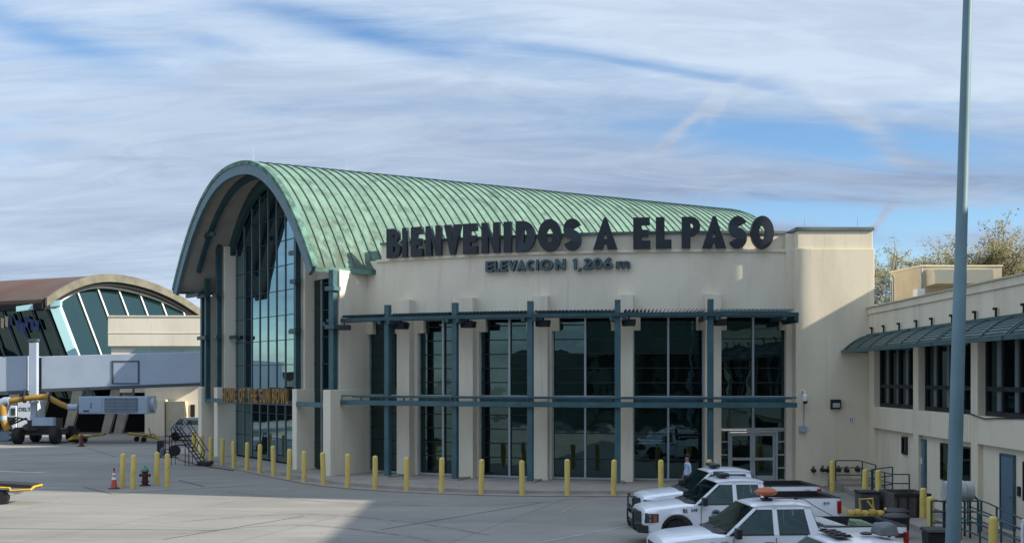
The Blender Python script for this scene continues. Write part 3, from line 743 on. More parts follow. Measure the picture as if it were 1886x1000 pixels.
def glyph_mesh(ch, w, depth):
    loops, wd = glyph(ch, w)
    multi = ch in '26m'
    sets = [[l] for l in loops] if multi else [loops]
    if ch == '6': sets = [[loops[0]], [loops[1], loops[2]]]
    V_, F_ = [], []
    for j, st in enumerate(sets):
        cu = bpy.data.curves.new('tmp', 'CURVE'); cu.dimensions = '2D'; cu.fill_mode = 'BOTH'; cu.extrude = depth/2*(1-.03*j)
        for lp in st:
            sp = cu.splines.new('POLY'); sp.points.add(len(lp)-1); sp.use_cyclic_u = True
            for i, p in enumerate(lp): sp.points[i].co = (p[0], p[1], 0, 1)
        ob = bpy.data.objects.new('tmp', cu); col.objects.link(ob)
        bpy.context.view_layer.update()
        me = bpy.data.meshes.new_from_object(ob.evaluated_get(bpy.context.evaluated_depsgraph_get()))
        o = len(V_); V_ += [v.co.copy() for v in me.vertices]; F_ += [[o+i for i in p.vertices] for p in me.polygons]
        bpy.data.objects.remove(ob); bpy.data.curves.remove(cu); bpy.data.meshes.remove(me)
    return V_, F_, wd
def put_letter(ch, w, depth, hgt, wid, base, dirx, diry, mats, parent, face2=None):
    """base: lower-left corner of the middle plane; dirx along the text; diry = out of the wall"""
    V_, F_, wd = glyph_mesh(ch, w, 1.0)
    mb = MB(); mb.add([base+dirx*(v.x/wd*wid)+V(0, 0, v.y*hgt)+diry*(v.z*depth) for v in V_], F_)
    ob = mb.build('letter', mats, parent)
    if len(mats) > 1:
        for p in ob.data.polygons:
            if p.normal.dot(diry) < .7: p.material_index = 1
    return ob
SG = thing('letter_sign', 'large dark standing letters BIENVENIDOS A EL PASO on the curved ledge', 'sign', tuple(arc(31.7, -15, 10.74)))
spans = [('B', 711, 736), ('I', 740, 748), ('E', 756, 777), ('N', 783, 811), ('V', 817, 848), ('E', 852, 878), ('N', 886, 919), ('I', 927, 941), ('D', 949, 985), ('O', 990.5, 1033), ('S', 1037, 1070),
         ('A', 1092, 1137), ('E', 1166, 1198), ('L', 1208, 1237), ('P', 1256, 1290), ('A', 1294, 1338), ('S', 1343, 1376), ('O', 1383.5, 1426)]
for ch, a, b in spans:
    RA = 31.78; ta, tb = arc_at(a, RA+.14), arc_at(b, RA+.14)
    p, q = arc(RA, ta, 10.76), arc(RA, tb, 10.76); d = q-p; wid = d.length; d.normalize(); nr = V(d.y, -d.x, 0)
    wst = .30 if ch != 'I' else .3
    big = 1.43 if ch not in 'OS' else 1.48
    put_letter(ch, wst if ch not in 'NVE' else .29, .24, big, wid, p-V(0, 0, 0 if ch not in 'OS' else .02), d, nr, [letter_m, letter_sd], SG)
S2 = thing('letter_sign', 'small teal letters ELEVACION 1,206 m on the wall below the big letters', 'sign', tuple(arc(31.7, -14, 9.8)))
word = [('E', 895, 909), ('L', 911, 921), ('E', 922, 935), ('V', 936.5, 953), ('A', 952, 969), ('C', 970, 985), ('I', 988, 992), ('O', 994, 1019), ('N', 1023, 1042), ('1', 1055, 1063), (',', 1065, 1072), ('2', 1074, 1091), ('0', 1092, 1110), ('6', 1111, 1129), ('m', 1135, 1161)]
for ch, a, b in word:
    RA = 31.75; ta, tb = arc_at(a, RA), arc_at(b, RA)
    p, q = arc(RA, ta, 9.88), arc(RA, tb, 9.88); d = q-p; wid = d.length; d.normalize(); nr = V(d.y, -d.x, 0)
    put_letter(ch, .24 if ch != 'm' else .17, .16, .50, wid, p, d, nr, [letter_m, letter_sd], S2)
    p2 = p+nr*.092+d*.012+V(0, 0, .012)
    put_letter(ch, .15 if ch != 'm' else .09, .012, .475, wid-.03, p2+d*.01, d, nr, [letter_s2, letter_s2], S2)
S3 = thing('letter_sign', 'orange letters HOME OF THE SUN BOWL on the blue beam of the tall glass arch', 'sign', tuple(H(9, 1.2, 3.66)))
txt = 'HOME OF THE SUN BOWL'; wds = [(.42 if c == ' ' else glyph(c, .2)[1]+.16) for c in txt]; tot = sum(wds); ln = 13.5-4.95; x = 0
for c, w in zip(txt, wds):
    if c != ' ': put_letter(c, .2, .12, .80, (w-.16)/tot*ln, H(13.5-x/tot*ln, 1.02, 3.50), -NN, -AA, [orange_l, orange_l], S3)
    x += w

# ------------------------------------------------------------------ fittings on the terminal
names = ['first', 'second', 'third', 'fourth', 'fifth']
for i, th in enumerate(POST):
    t = thing('flood_light', 'black box flood light under the canopy beside the %s teal post from the left' % names[i], 'lamp', tuple(arc(32.75, th+.75, 7.2)), 'flood lights under the upper canopy')
    m = MB(); p = arc(32.9, th+.8, 7.2); d = arc(1, th)-arc(0, th); q = V(-d.y, d.x, 0)
    m.hexa([p-q*.28-d*.22, p-q*.28+d*.26, p+q*.28+d*.26, p+q*.28-d*.22], [v+V(0, 0, .3) for v in (p-q*.32-d*.28, p-q*.32+d*.2, p+q*.32+d*.2, p+q*.32-d*.28)])
    m.build('housing', black, t, bevel=.02)
    m = MB(); m.cyl(p+V(0, 0, .3), p+V(0, 0, .42), .05); m.build('bracket', black, t)
t = thing('flood_light', 'black box flood light hung below the canopy end by the narrow glass strip', 'lamp', tuple(arc(32.9, TL-.2, 7.2)), 'flood lights under the upper canopy')
m = MB(); p = arc(34.0, TL+1.0, 7.22); m.box(p.x-.3, p.x+.3, p.y-.25, p.y+.25, 7.18, 7.42); m.build('housing', black, t, bevel=.02)
m = MB(); m.cyl(p+V(0, 0, .2), p+V(0, 0, .4), .04); m.build('bracket', black, t)
def bk(px, z, py=BY): return V((px-943)*py/F, py, z)
# wall camera, conduit, junction box
t = thing('security_camera', 'white dome camera on a curved arm on the beige end block', 'camera', tuple(bk(1479, 4.1)))
m = MB(); p = bk(1477, 4.22); m.tube([p, p+V(0, -.18, .1), p+V(.04, -.34, .06), p+V(.05, -.38, -.04)], .035, 8); m.build('arm', whitem, t, smooth=True)
m = MB(); q = p+V(.05, -.38, -.04); m.lathe([(.03, 0), (.12, -.08), (.14, -.25), (.12, -.33)], q, 14); d_ = m.build('housing', whitem, t, smooth=True)
m = MB(); m.lathe([(.115, -.33), (.10, -.40), (.05, -.45), (.005, -.46)], q, 14); m.build('dome', black, d_, smooth=True)
m = MB(); m.tube([bk(1480, 3.85)+V(0, -.03, 0), bk(1480, 2.7)+V(0, -.03, 0)], .02, 6); tag(m.build('conduit', galv), 'thin grey conduit running down the end block below the dome camera', 'pipe')
m = MB(); p = bk(1478, 2.45); m.box(p.x-.16, p.x+.16, BY-.13, BY-.003, 2.45, 2.72); jb = m.build('junction_box', acm, bevel=.01); tag(jb, 'small grey junction box at the foot of the camera conduit', 'electrical box')
t = thing('wall_lamp', 'black square wall pack lamp on the beige end block', 'lamp', tuple(bk(1538, 3.5)))
m = MB(); p = bk(1538, 3.45); m.hexa([(p.x-.22, BY-.16, 3.52), (p.x+.22, BY-.16, 3.52), (p.x+.22, BY-.003, 3.48), (p.x-.22, BY-.003, 3.48)], [(p.x-.22, BY-.24, 3.90), (p.x+.22, BY-.24, 3.90), (p.x+.22, BY-.003, 3.92), (p.x-.22, BY-.003, 3.92)]); m.build('housing', black, t, bevel=.01)
m = MB(); m.hexa([(p.x-.16, BY-.195, 3.56), (p.x+.16, BY-.195, 3.56), (p.x+.16, BY-.17, 3.56), (p.x-.16, BY-.17, 3.56)], [(p.x-.16, BY-.238, 3.76), (p.x+.16, BY-.238, 3.76), (p.x+.16, BY-.2, 3.76), (p.x-.16, BY-.2, 3.76)]); m.build('lens', lampg, t)
m = MB(); p = bk(1568, 2.93); m.box(p.x-.12, p.x+.12, BY-.03, BY-.003, 2.9, 3.14)
sg = m.build('wall_sign', whitem); tag(sg, 'tiny white square sign with dark marks on the end block', 'sign')
m = MB()
for i in range(2):
    for j in range(2): m.box(p.x-.08+i*.09, p.x-.02+i*.09, BY-.037, BY-.031, 2.95+j*.08, 3.0+j*.08)
m.build('marks', grille_m, sg)
for i, px in enumerate((1497, 1514, 1524, 1543, 1558, 1578)):
    t = thing('hose_valve', ['leftmost', 'second', 'third', 'fourth', 'fifth', 'rightmost'][i]+' of the six dark round hose valves low on the end block', 'hose valve', tuple(bk(px, .7)), 'hose valves on the end block wall')
    z = .74+(.03 if i % 2 else 0); p = bk(px, z)
    m = MB(); m.lathe([(.10, 0), (.10, -.03), (.055, -.05), (.055, -.20), (.085, -.21), (.085, -.30), (.03, -.33)], p+V(0, -.003, 0), 12, 'y'); m.build('body', black, t, smooth=True)
    m = MB(); m.cyl(p+V(0, -.12, 0), p+V(0, -.12, .16), .02, .02, 6); m.lathe([(.05, 0), (.06, .02), (.05, .04)], p+V(0, -.12, .14), 10); m.build('valve_wheel', plastic, t)
    if i in (0, 2): 
        m = MB(); m.tube([p+V(0, -.25, -.07), p+V(.01, -.27, -.2)], .018, 5); m.build('chain', galv, t)
# orange delineator near the door
t = thing('delineator_post', 'slim orange post beside the glass double door', 'post', tuple(G(1450, 884, KZ)))
m = MB(); p = G(1450, 885, KZ); m.lathe([(.16, 0), (.16, .05), (.06, .07), (.055, .8), (.02, .86)], p, 12); m.build('post', orangec, t, smooth=True)
m = MB(); m.lathe([(.062, .5), (.062, .62)], p, 12); m.lathe([(.062, .34), (.062, .42)], p, 12); m.build('reflective_band', whitem, t)

# ------------------------------------------------------------------ bollards
def bollard(p, h=1.48, r=.115):
    t = thing('bollard', '', 'bollard', tuple(p))
    m = MB(); m.lathe([(r, 0), (r, h-.09), (r*.93, h-.05), (r*.72, h-.015), (r*.35, h), (.01, h+.005)], p, 14); m.build('post', yellow, t, smooth=True)
    return t
b0 = bollard(V(0, 0, 0))
used = [0]
def place_b(p, label, group, sc_=1.0):
    if not used[0]: o = b0; used[0] = 1
    else: o = dup(b0)
    o.location = p; o['label'] = label; o['group'] = group; o['category'] = 'bollard'; o.scale = (1, 1, sc_*random.uniform(.975, 1.025)); o.rotation_euler = (R(random.uniform(-1.6, 1.6)), R(random.uniform(-1.6, 1.6)), random.uniform(0, 6))
labs = ['yellow kerb bollard in front of the outermost left pillar of the glass arch', 'yellow kerb bollard before the second plinth at the left of the glass arch', 'yellow kerb bollard at the left edge of the tall arch glass', 'yellow kerb bollard before the tall arch glass, below the word HOME',
        'yellow kerb bollard before the tall arch glass, below the word OF', 'yellow kerb bollard before the tall arch glass, below the word SUN', 'yellow kerb bollard before the tall arch glass, below the word BOWL', 'yellow kerb bollard before the plinth right of the tall arch glass',
        'yellow kerb bollard before the narrow glass strip', 'yellow kerb bollard before the curved fin wall left of the first window bay', 'yellow kerb bollard just left of the first teal canopy post', 'yellow kerb bollard before the first pilaster between window bays',
        'yellow kerb bollard just left of the second teal canopy post', 'yellow kerb bollard before the left edge of the third window bay', 'yellow kerb bollard just left of the third teal canopy post', 'yellow kerb bollard before the left half of the fourth window bay', 'yellow kerb bollard at the fourth teal canopy post', 'yellow kerb bollard before the fifth window bay, left of the parked pickups']
for p, lab in zip(bp_w, labs): place_b(p, lab, 'bollards along the kerb of the terminal')
place_b(G(1305, 911.5), 'yellow kerb bollard with only its top showing behind the pickups, by the fifth teal post', 'bollards along the kerb of the terminal')
for (px, py, lab) in [(225, 897, 'yellow bollard beside the traffic cone, leftmost at the hydrant'), (244.5, 900, 'yellow bollard just left of the fire hydrant'), (288.6, 892, 'yellow bollard just right of the fire hydrant'), (308, 896, 'rightmost yellow bollard at the hydrant')]:
    place_b(G(px, py), lab, 'bollards round the fire hydrant', 1.03)
for (px, py, lab) in [(53, 781, 'distant yellow bollard behind the bridge wheels, in front of the white truck'), (112, 783, 'distant yellow bollard right of the bridge lift column'), (150, 780, 'distant yellow bollard below the left end of the air unit'), (179, 781, 'distant yellow bollard below the air unit grille'),
        (247, 788, 'distant yellow bollard, leftmost of the cluster right of the air unit'), (250.5, 786, 'distant yellow bollard, touching the leftmost of the cluster right of the air unit'), (257.5, 788, 'distant yellow bollard, third of the cluster right of the air unit'), (265.5, 782, 'distant yellow bollard, rightmost of the cluster right of the air unit'), (283, 788, 'distant yellow bollard at the beige ground floor wall'),
        (318.6, 781, 'distant yellow bollard left of the small white van'), (355.5, 777, 'distant yellow bollard behind the small white van')]:
    place_b(G(px, py), lab, 'distant bollards under the jet bridge')
for (px, py, lab) in [(357, 836, 'yellow bollard leftmost of three standing close behind the rolling ladder'), (364, 840, 'yellow bollard middle of three standing close behind the rolling ladder'), (372.5, 847, 'yellow bollard rightmost of three standing close behind the rolling ladder')]:
    place_b(G(px, py), lab, 'bollards behind the rolling ladder')
for (px, py, lab) in [(1533, 906, 'yellow bollard against the end block wall among the hose valves'), (1592.5, 926, 'yellow bollard left of a pair before the ramp railing'), (1617.5, 930, 'yellow bollard right of a pair before the ramp railing'), (1699.5, 962, 'short yellow bollard left of the grey lattice railing'), (1714.5, 996, 'tall yellow bollard beside the black bins'), (1828, 1047, 'yellow bollard at the bottom right beside the ramp')]:
    place_b(G(px, py), lab, 'bollards beside the right wing', .92 if px != 1699.5 else .78)

# ------------------------------------------------------------------ right wing
WO = V(16.03, 51.5, 0); WD = V(-.033, -.9995, 0); WM = V(-.9995, .033, 0)
def Wp(d, q, z=0.0): return WO+WD*d+WM*q+V(0, 0, z)
def wbox(mb, d0, d1, q0, q1, z0, z1): mb.obox(Wp(d0, q0), WD, WM, d1-d0, q1-q0, z0, z1)
def dpx(px):                       # distance along the wing where its face shows at column px
    lo, hi = 0.0, 40.0
    for _ in range(40):
        m = (lo+hi)/2; p = Wp(m, 0)
        if 943+F*p.x/p.y < px: lo = m
        else: hi = m
    return (lo+hi)/2
WG = thing('wing_building', 'beige two storey wing with dark windows, blue doors and pilasters at the right', 'building', tuple(Wp(15, -3)))
mb = MB(); wbox(mb, .01, 40, -7.4, -.42, 0, 7.7); mb.build('core_wall', stucco2, WG)
mb = MB(); wbox(mb, .01, 40, -.42, 0.0, 6.28, 7.72); wbox(mb, .01, 40, -.34, .05, 7.72, 8.0); wbox(mb, .01, 40, -7.5, -7.1, 7.7, 8.0); mb.build('parapet', stucco2, WG, bevel=.015)
mb = MB(); wbox(mb, .05, 40, -.40, .10, 8.0, 8.05); mb.build('coping', tan, WG)
pd = [.55, 6.6, 12.75, 18.9, 25.0, 31.2, 37.3]
for d in pd:
    mb = MB(); wbox(mb, d, d+.62, -.42, .02, 0, 6.28)
    mb.build('pilaster', stucco2, WG, bevel=.015)
mb = MB(); wbox(mb, .01, .55, -.42, -.03, 0, 6.28); mb.build('corner_wall', stucco2, WG)
for a, b in zip(pd[:-1], pd[1:]):
    mb = MB(); wbox(mb, a+.62, b, -.415, .035, 2.68, 3.62)
    mb.build('spandrel', stucco2, WG, bevel=.02)
gf = MB()
for i, (a, b) in enumerate(zip(pd[:-1], pd[1:])): wbox(gf, a+.62, b, -.41, -.16, 0, 2.68)
gf.build('ground_wall', stucco2, WG)
for i, (a, b) in enumerate(zip(pd[:-1], pd[1:])):
    a += .62
    m = MB(); wbox(m, a+.02, b-.02, -.36, -.33, 3.64, 6.27); w = m.build('window', glass_f, WG)
    m = MB()
    for f in (0, .25, .5, .75, 1.0):
        c = a+.03+(b-a-.06)*f; wbox(m, max(a+.01, c-.07), min(b-.01, c+.07), -.325, -.24, 3.64, 6.27)
    wbox(m, a+.02, b-.02, -.322, -.25, 4.45, 4.60); wbox(m, a+.02, b-.02, -.322, -.25, 3.64, 3.78); wbox(m, a+.02, b-.02, -.322, -.25, 6.15, 6.27)
    m.build('window_frame', black, w)
    m = MB()
    for f in (.14, .40, .63): wbox(m, a+(b-a)*f, a+(b-a)*f+.55, -.327, -.323, 3.8, 6.1)
    m.build('blind', mat('grey_blind_%d' % i, (.12, .15, .15), .7) if i == 0 else bpy.data.materials['grey_blind_0'], w)
def wdoor(d0, d1, z0, z1):
    m = MB(); wbox(m, d0, d1, -.155, -.10, z0, z1); o = m.build('door', doorblue, WG)
    m = MB(); wbox(m, d0-.08, d0-.01, -.155, -.07, z0, z1+.07); wbox(m, d1+.01, d1+.08, -.155, -.07, z0, z1+.07); wbox(m, d0-.01, d1+.01, -.155, -.07, z1+.01, z1+.07); m.build('door_frame', steel_l, o)
    m = MB(); m.tube([Wp(d1-.12, -.10, z0+1.02), Wp(d1-.12, -.03, z0+1.02), Wp(d1-.25, -.03, z0+1.02)], .018, 6); m.build('handle', chrome, o)
    return o
o1 = wdoor(dpx(1687), dpx(1699)-.05, .22, 2.45)
m = MB(); dd = dpx(1690); wbox(m, dd, dd+.22, -.098, -.092, 1.55, 1.8); m.build('notice', whitem, o1)
wdoor(dpx(1838), dpx(1860), .15, 2.42)
for (a, b, z0, z1) in ((1656, 1665, 1.78, 2.5), (1727, 1783, 1.15, 2.5), (1878, 1960, 1.15, 2.35)):
    m = MB(); da, db = dpx(a), dpx(b); wbox(m, da, db, -.155, -.13, z0, z1); w = m.build('window', glass_f, WG)
    m = MB()
    for x in (da, db-.07): wbox(m, x, x+.07, -.156, -.08, z0, z1)
    if b-a > 20: wbox(m, (da+db)/2-.03, (da+db)/2+.03, -.156, -.09, z0+.06, z1-.06)
    wbox(m, da+.07, db-.07, -.156, -.08, z0, z0+.06); wbox(m, da+.07, db-.07, -.156, -.08, z1-.06, z1); m.build('window_frame', plastic, w)
for px, z in ((1680, 1.35), (1867, 1.25)):
    m = MB(); d = dpx(px); wbox(m, d, d+.16, -.155, -.09, z, z+.3); m.build('card_reader', plastic, WG, bevel=.01)
# awnings: one per bay
awn_f = mat('awning_paint', (.045, .10, .10), .5, var=.2, vscale=1.5); awn_l = mat('awning_dark', (.018, .055, .055), .5, var=.3, vscale=1.5)
AWL = ['curved teal louvred awning over the window nearest the end block', 'curved teal louvred awning just left of the light pole', 'curved teal louvred awning right behind and beyond the light pole', 'curved teal louvred awning cut by the right edge', 'curved teal louvred awning beyond the right edge']
for i in range(5):
    d0 = .35+i*6.12; d1 = d0+5.95
    t = thing('window_awning', AWL[i], 'awning', tuple(Wp(d0+3, .5, 6.1)), 'awnings over the upper windows of the wing')
    def cv(f): return (.06+1.15*f), (6.10+.68*(1-f**1.7))
    m = MB()
    for f0 in [k/3 for k in range(4)]:
        dd = d0+.05+(d1-d0-.1)*f0
        pts = [cv(k/10) for k in range(11)]
        poly = [Wp(dd-.03, q, z) for q, z in pts]+[Wp(dd-.03, q-.03, z-.10) for q, z in reversed(pts)]
        m.prism(poly, WD*.06)
    wbox(m, d0, d1, 1.17, 1.25, 5.98, 6.13); wbox(m, d0, d1, .052, .12, 6.72, 6.84)
    for e_ in (d0, d1-.05): wbox(m, e_, e_+.05, .06, 1.17, 6.0, 6.1)
    m.build('awning_frame', awn_f, t)
    m = MB()
    for k in range(9):
        f = (k+.35)/9.3; q, z = cv(f); q2, z2 = cv(f+.06)
        a_, b_ = Wp(d0+.05, q, z-.05), Wp(d1-.05, q, z-.05); a2, b2 = Wp(d0+.05, q2, z2-.05), Wp(d1-.05, q2, z2-.05)
        dz = V(0, 0, -.03); m.hexa([a_+dz, b_+dz, b2+dz, a2+dz], [a_, b_, b2, a2])
    m.build('awning_louvre', awn_l, t)
    for f0 in (.12, .42, .78):
        m = MB(); dd = d0+(d1-d0)*f0; m.obox(Wp(dd, .055), WD, WM, .06, .06, 6.84, 7.10); m.obox(Wp(dd-.02, .055), WD, WM, .1, .12, 7.05, 7.13)
        m.build('awning_bracket', black, t)
# cable drooping on the wing
pts = [Wp(dpx(1783)+.0, .06, 3.72), Wp(dpx(1800), .07, 3.62), Wp(dpx(1818), .09, 3.55), Wp(dpx(1840), .07, 3.60), Wp(dpx(1886), .06, 3.66), Wp(22, .06, 3.6)]
m = MB(); m.tube(pts, .022, 6); tag(m.build('cable', rubber, smooth=True), 'black cable drooping along the wing below the upper windows', 'cable')

# rooftop room, hood, units, railing
rr = thing('rooftop_room', 'cream boxy rooftop room with a sheet metal hood behind the wing parapet', 'rooftop room', (21.5, 52, 7.7))
A = [V(19.0, 57.3, 0), V(19.35, 54, 0), V(23.2, 54, 0), V(23.2, 57.3, 0)]
m = MB(); m.hexa([a+V(0, 0, 6.5) for a in A], [a+V(0, 0, 10.15) for a in A]); m.build('wall', tan, rr)
m = MB(); m.hexa([a+V(0, 0, 10.15)+(a-V(21, 55.7, 0))*.02 for a in A], [a+V(0, 0, 10.22)+(a-V(21, 55.7, 0))*.02 for a in A]); m.build('roof', stucco2, rr)
m = MB(); m.hexa([(19.75, 53.2, 9.28), (22.5, 53.2, 9.28), (22.5, 53.98, 9.2), (19.6, 53.98, 9.2)], [(19.75, 53.35, 9.95), (22.5, 53.35, 9.95), (22.5, 53.98, 10.02), (19.6, 53.98, 10.02)]); m.build('exhaust_hood', mat('cream_metal', (.60, .54, .40), .6), rr, bevel=.01)
m = MB(); m.box(18.95, 19.3, 53.3, 53.9, 7.75, 9.05); m.build('vent_box', whitem, rr, bevel=.01)
m = MB(); m.tube([(19.36, 53.9, 8.4), (19.36, 53.9, 10.1)], .05, 8); m.build('pipe', galv, rr)
t = thing('rooftop_railing', 'small blue metal railing and ladder hoop on the roof right of the end block', 'railing', (17.2, 54.5, 7.7))
m = MB()
for x in (16.4, 17.1, 17.8): m.tube([(x, 53.5, 7.7), (x, 53.5, 9.4)], .03, 6)
for z in (8.3, 8.85, 9.4): m.tube([(16.4, 53.5, z), (17.8, 53.5, z)], .03, 6)
m.tube([(17.45, 53.2, 7.7), (17.45, 53.2, 9.5), (17.5, 53.2, 9.65), (17.75, 53.2, 9.65), (17.8, 53.2, 9.5), (17.8, 53.2, 7.7)], .03, 6)
m.build('rail', mat('blue_rail', (.14, .24, .36), .5), t)
t = thing('rooftop_duct', 'white insulated ducts lying on the roof below the blue railing', 'duct', (17.2, 52.6, 7.7))
m = MB(); m.tube([(16.4, 52.8, 8.12), (17.4, 52.7, 8.12), (18.2, 52.8, 8.05)], .16, 10); m.tube([(16.4, 52.5, 7.85), (17.8, 52.4, 7.85)], .12, 10); m.build('duct', whitem, t, smooth=True)

# ------------------------------------------------------------------ light pole
LP = thing('light_pole', 'tall teal tapered steel mast rising past the top edge at the right', 'light pole', (8.9, 23, 0))
zt = CAMZ+HOR/(F/23)+3.0
m = MB(); base = V((1754-943)*23/F, 23, 0); topx = (1782.5-943)*23/F
slope = (topx-(1755-943)*23/F)/(1000*23/F)
b0_ = V((1755-943)*23/F-slope*((1000-HOR)*-1*23/F+0)*-1, 23, 0)
def pole_x(z): return (1755-943)*23/F+slope*(z-(CAMZ-(1000-HOR)*23/F))
m.tube([(pole_x(z), 23, z) for z in (0, 1.5, 1.52, 4.5, 7.0, 7.02, 10, 13.5, 17, 22)], [.158, .153, .150, .137, .125, .118, .105, .086, .07, .05], 20)
m.build('mast', polem, LP, smooth=True)
m = MB(); m.lathe([(.30, 0), (.30, .04), (.2, .06), (.18, .22)], (pole_x(0), 23, 0), 16)
for k in range(4): a = R(45+90*k); m.cyl((pole_x(0)+.25*math.cos(a), 23+.25*math.sin(a), 0), (pole_x(0)+.25*math.cos(a), 23+.25*math.sin(a), .12), .02, n=6)
m.build('base_plate', galv, LP)
m = MB(); m.box(pole_x(22)-.9, pole_x(22)+.9, 22.9, 23.1, 21.9, 22.0); m.build('lamp_head', steel, LP)

# ------------------------------------------------------------------ trees behind wing
def tree(name, base, h, spread, label, seedv, leaf, nleaf, cat='tree'):
    rnd = random.Random(seedv); t = thing(name, label, cat, tuple(base), 'trees behind the right wing')
    tr = MB(); tips = []
    def grow(p, d, ln, r, lv):
        pts = [p]; q = p
        for k in range(3):
            d = (d+V(rnd.uniform(-.16, .16), rnd.uniform(-.16, .16), rnd.uniform(-.05, .12))).normalized(); q = q+d*ln/3; pts.append(q)
        tr.tube(pts, [r, r*.87, r*.75, r*.62], 6 if lv < 3 else 4)
        if lv >= 3: tips.extend(pts[1:])
        if lv < 6:
            for k in range(3 if lv < 4 else 2):
                a = rnd.uniform(0, 6.28); sp = spread*rnd.uniform(.45, .95)
                nd = (d+V(math.cos(a)*sp, math.sin(a)*sp, rnd.uniform(-.1, .25))).normalized()
                grow(pts[-1] if k else pts[2], nd, ln*rnd.uniform(.66, .86), r*.58, lv+1)
    grow(Vector(base), V(0, 0, 1), h*.26, h*.022, 0)
    zs = [p.z for p in tips]; f = h/(max(zs)-base[2])
    tr.v = [V(base[0]+(v.x-base[0])*f, base[1]+(v.y-base[1])*f, base[2]+(v.z-base[2])*f) for v in tr.v]; tips = [V(base[0]+(v.x-base[0])*f, base[1]+(v.y-base[1])*f, base[2]+(v.z-base[2])*f) for v in tips]
    tr.build('trunk', bark, t, smooth=True)
    cr_ = MB()
    for i in range(nleaf):
        p = rnd.choice(tips)+V(rnd.gauss(0, .22), rnd.gauss(0, .22), rnd.gauss(0, .18))
        a = V(rnd.gauss(0, 1), rnd.gauss(0, 1), rnd.gauss(0, 1)).normalized(); b = a.orthogonal().normalized(); s_ = rnd.uniform(.05, .10)
        cr_.cm = rnd.choice((0, 0, 1))
        cr_.add([p-a*s_*1.5, p+b*s_*.5, p+a*s_*1.5, p-b*s_*.5], [(0, 1, 2, 3)])
    cr_.build('crown', leaf, t)
tree('deciduous_tree', (31.9, 80, 0), 15.9, 1.25, 'sparse olive tree with fine bare twigs behind the right wing, right of the pole', 4, [leafm, leafm2], 26000)
tree('deciduous_tree', (27.9, 77, 0), 14.9, 1.2, 'sparse olive tree behind the rooftop room, crossed by the light pole', 11, [leafm, leafm2], 22000)
tree('deciduous_tree', (36.4, 84, 0), 15.8, 1.2, 'sparse olive tree at the right edge behind the wing', 23, [leafm, leafm2], 18000)
tree('small_tree', (19.9, 62, 0), 10.6, .8, 'thin small tree between the blue roof railing and the rooftop room', 8, [leafm, leafm2], 900)

# ------------------------------------------------------------------ buildings outside the frame (shade and reflections)
TB = thing('shade_block', 'unseen beige block added beyond the right edge to shade the apron', 'building', (34, 30, 0))  # invented shadow caster, its outline shaped to the apron and facade shade
m = MB(); m.box(24, 44, -2, 37.9, 0, 16.6); m.prism([V(24, 37.9, 0), V(24, 48.45, 0), V(36, 45.33, 0), V(36, 34.8, 0)], V(0, 0, 27)); m.prism([V(24, 40, 27), V(24, 46.3, 27), V(34, 43.7, 27), V(34, 37.4, 27)], V(0, 0, 9)); m.box(24, 44, 48.45, 52.3, 0, 13.2); m.build('wall', stucco2, TB)
m = MB()
for z in (4, 8, 12): 
    for y in range(1, 38, 4): m.box(23.95, 24.1, y, y+2.6, z, z+2.2)
for z in range(18, 26, 4): m.box(23.95, 24.1, 39, 47.6, z, z+2)
m.build('window', glass_f, TB)
CB = thing('concourse_building', 'long concourse with dark glass and green panels facing the terminal from behind the viewer', 'building', (0, -10, 0))
m = MB(); m.box(-18, 23.5, -22, -2.5, 0, 3.2); m.box(-18, 23.5, -22, -2.5, 7.2, 13.5); m.box(-18, 23.5, -22, -3.0, 3.2, 7.2); m.box(-45, -18, -22, -6, 0, 7.5); m.build('wall', mat('concourse_panel', (.10, .15, .115), .7, var=.3, vscale=.4), CB)
m = MB()
for x in range(-17, 22, 4): m.box(x, x+3.2, -2.99, -2.85, 3.4, 7.0); m.box(x, x+3.2, -2.49, -2.4, .4, 2.8)
m.build('window', glass_c, CB)

# ------------------------------------------------------------------ left concourse
LC = thing('concourse_building', 'far glass concourse with a low arched brown roof at the left', 'building', (-36, 110, 0))
C0 = V(-41.2, 100, 0); CW = V(.451, .892, 0); CA = V(-.892, .451, 0)
def C(w, l, z=0.0): return C0+CW*w+CA*l+V(0, 0, z)
CWD = 21.6
def cprof(w):
    f = w/CWD-.37; u = abs(f/(.37 if f < 0 else .63)); return 14.45-(2.7 if f < 0 else 3.8)*u**2.0
mb = MB(); ws = [CWD*i/24 for i in range(25)]
lsn = [0, 10, 20, 34]; vs = []
for l in lsn: vs += [C(w, l, cprof(w)) for w in ws]+[C(w, l, cprof(w)-.35) for w in reversed(ws)]
mm = 50
fs = [(i*mm+k, i*mm+(k+1) % mm, (i+1)*mm+(k+1) % mm, (i+1)*mm+k) for i in range(3) for k in range(mm)]
fs += [(k, k+1, mm-2-k, mm-1-k) for k in range(24)]
mb.add(vs, fs); lroof = mb.build('roof', roofbrown, LC, smooth=True)
mb = MB(); vs = []
for w in ws: z = cprof(w); vs += [C(w, -.6, z+.12), C(w, -.35, z+.12), C(w, -.35, z-.62), C(w, -.6, z-.62)]
mb.add(vs, [(i*4+k, i*4+(k+1) % 4, (i+1)*4+(k+1) % 4, (i+1)*4+k) for i in range(24) for k in range(4)]+[(0, 1, 2, 3)]); mb.build('roof_rim', rim_m, lroof, smooth=True)
mb = MB(); vs = []
for w in ws: z = cprof(w); vs += [C(w, -.3, z-.3), C(w, .9, z-.3), C(w, .9, z-1.0), C(w, -.3, z-1.0)]
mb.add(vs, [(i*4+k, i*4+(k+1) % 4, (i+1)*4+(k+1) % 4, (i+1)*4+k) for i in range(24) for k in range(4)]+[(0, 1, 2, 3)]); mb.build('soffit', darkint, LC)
RK = .36
def rake(p, ztop): return p+V(RK*(ztop-p.z), .05*(ztop-p.z), 0)
ZT = 13.3
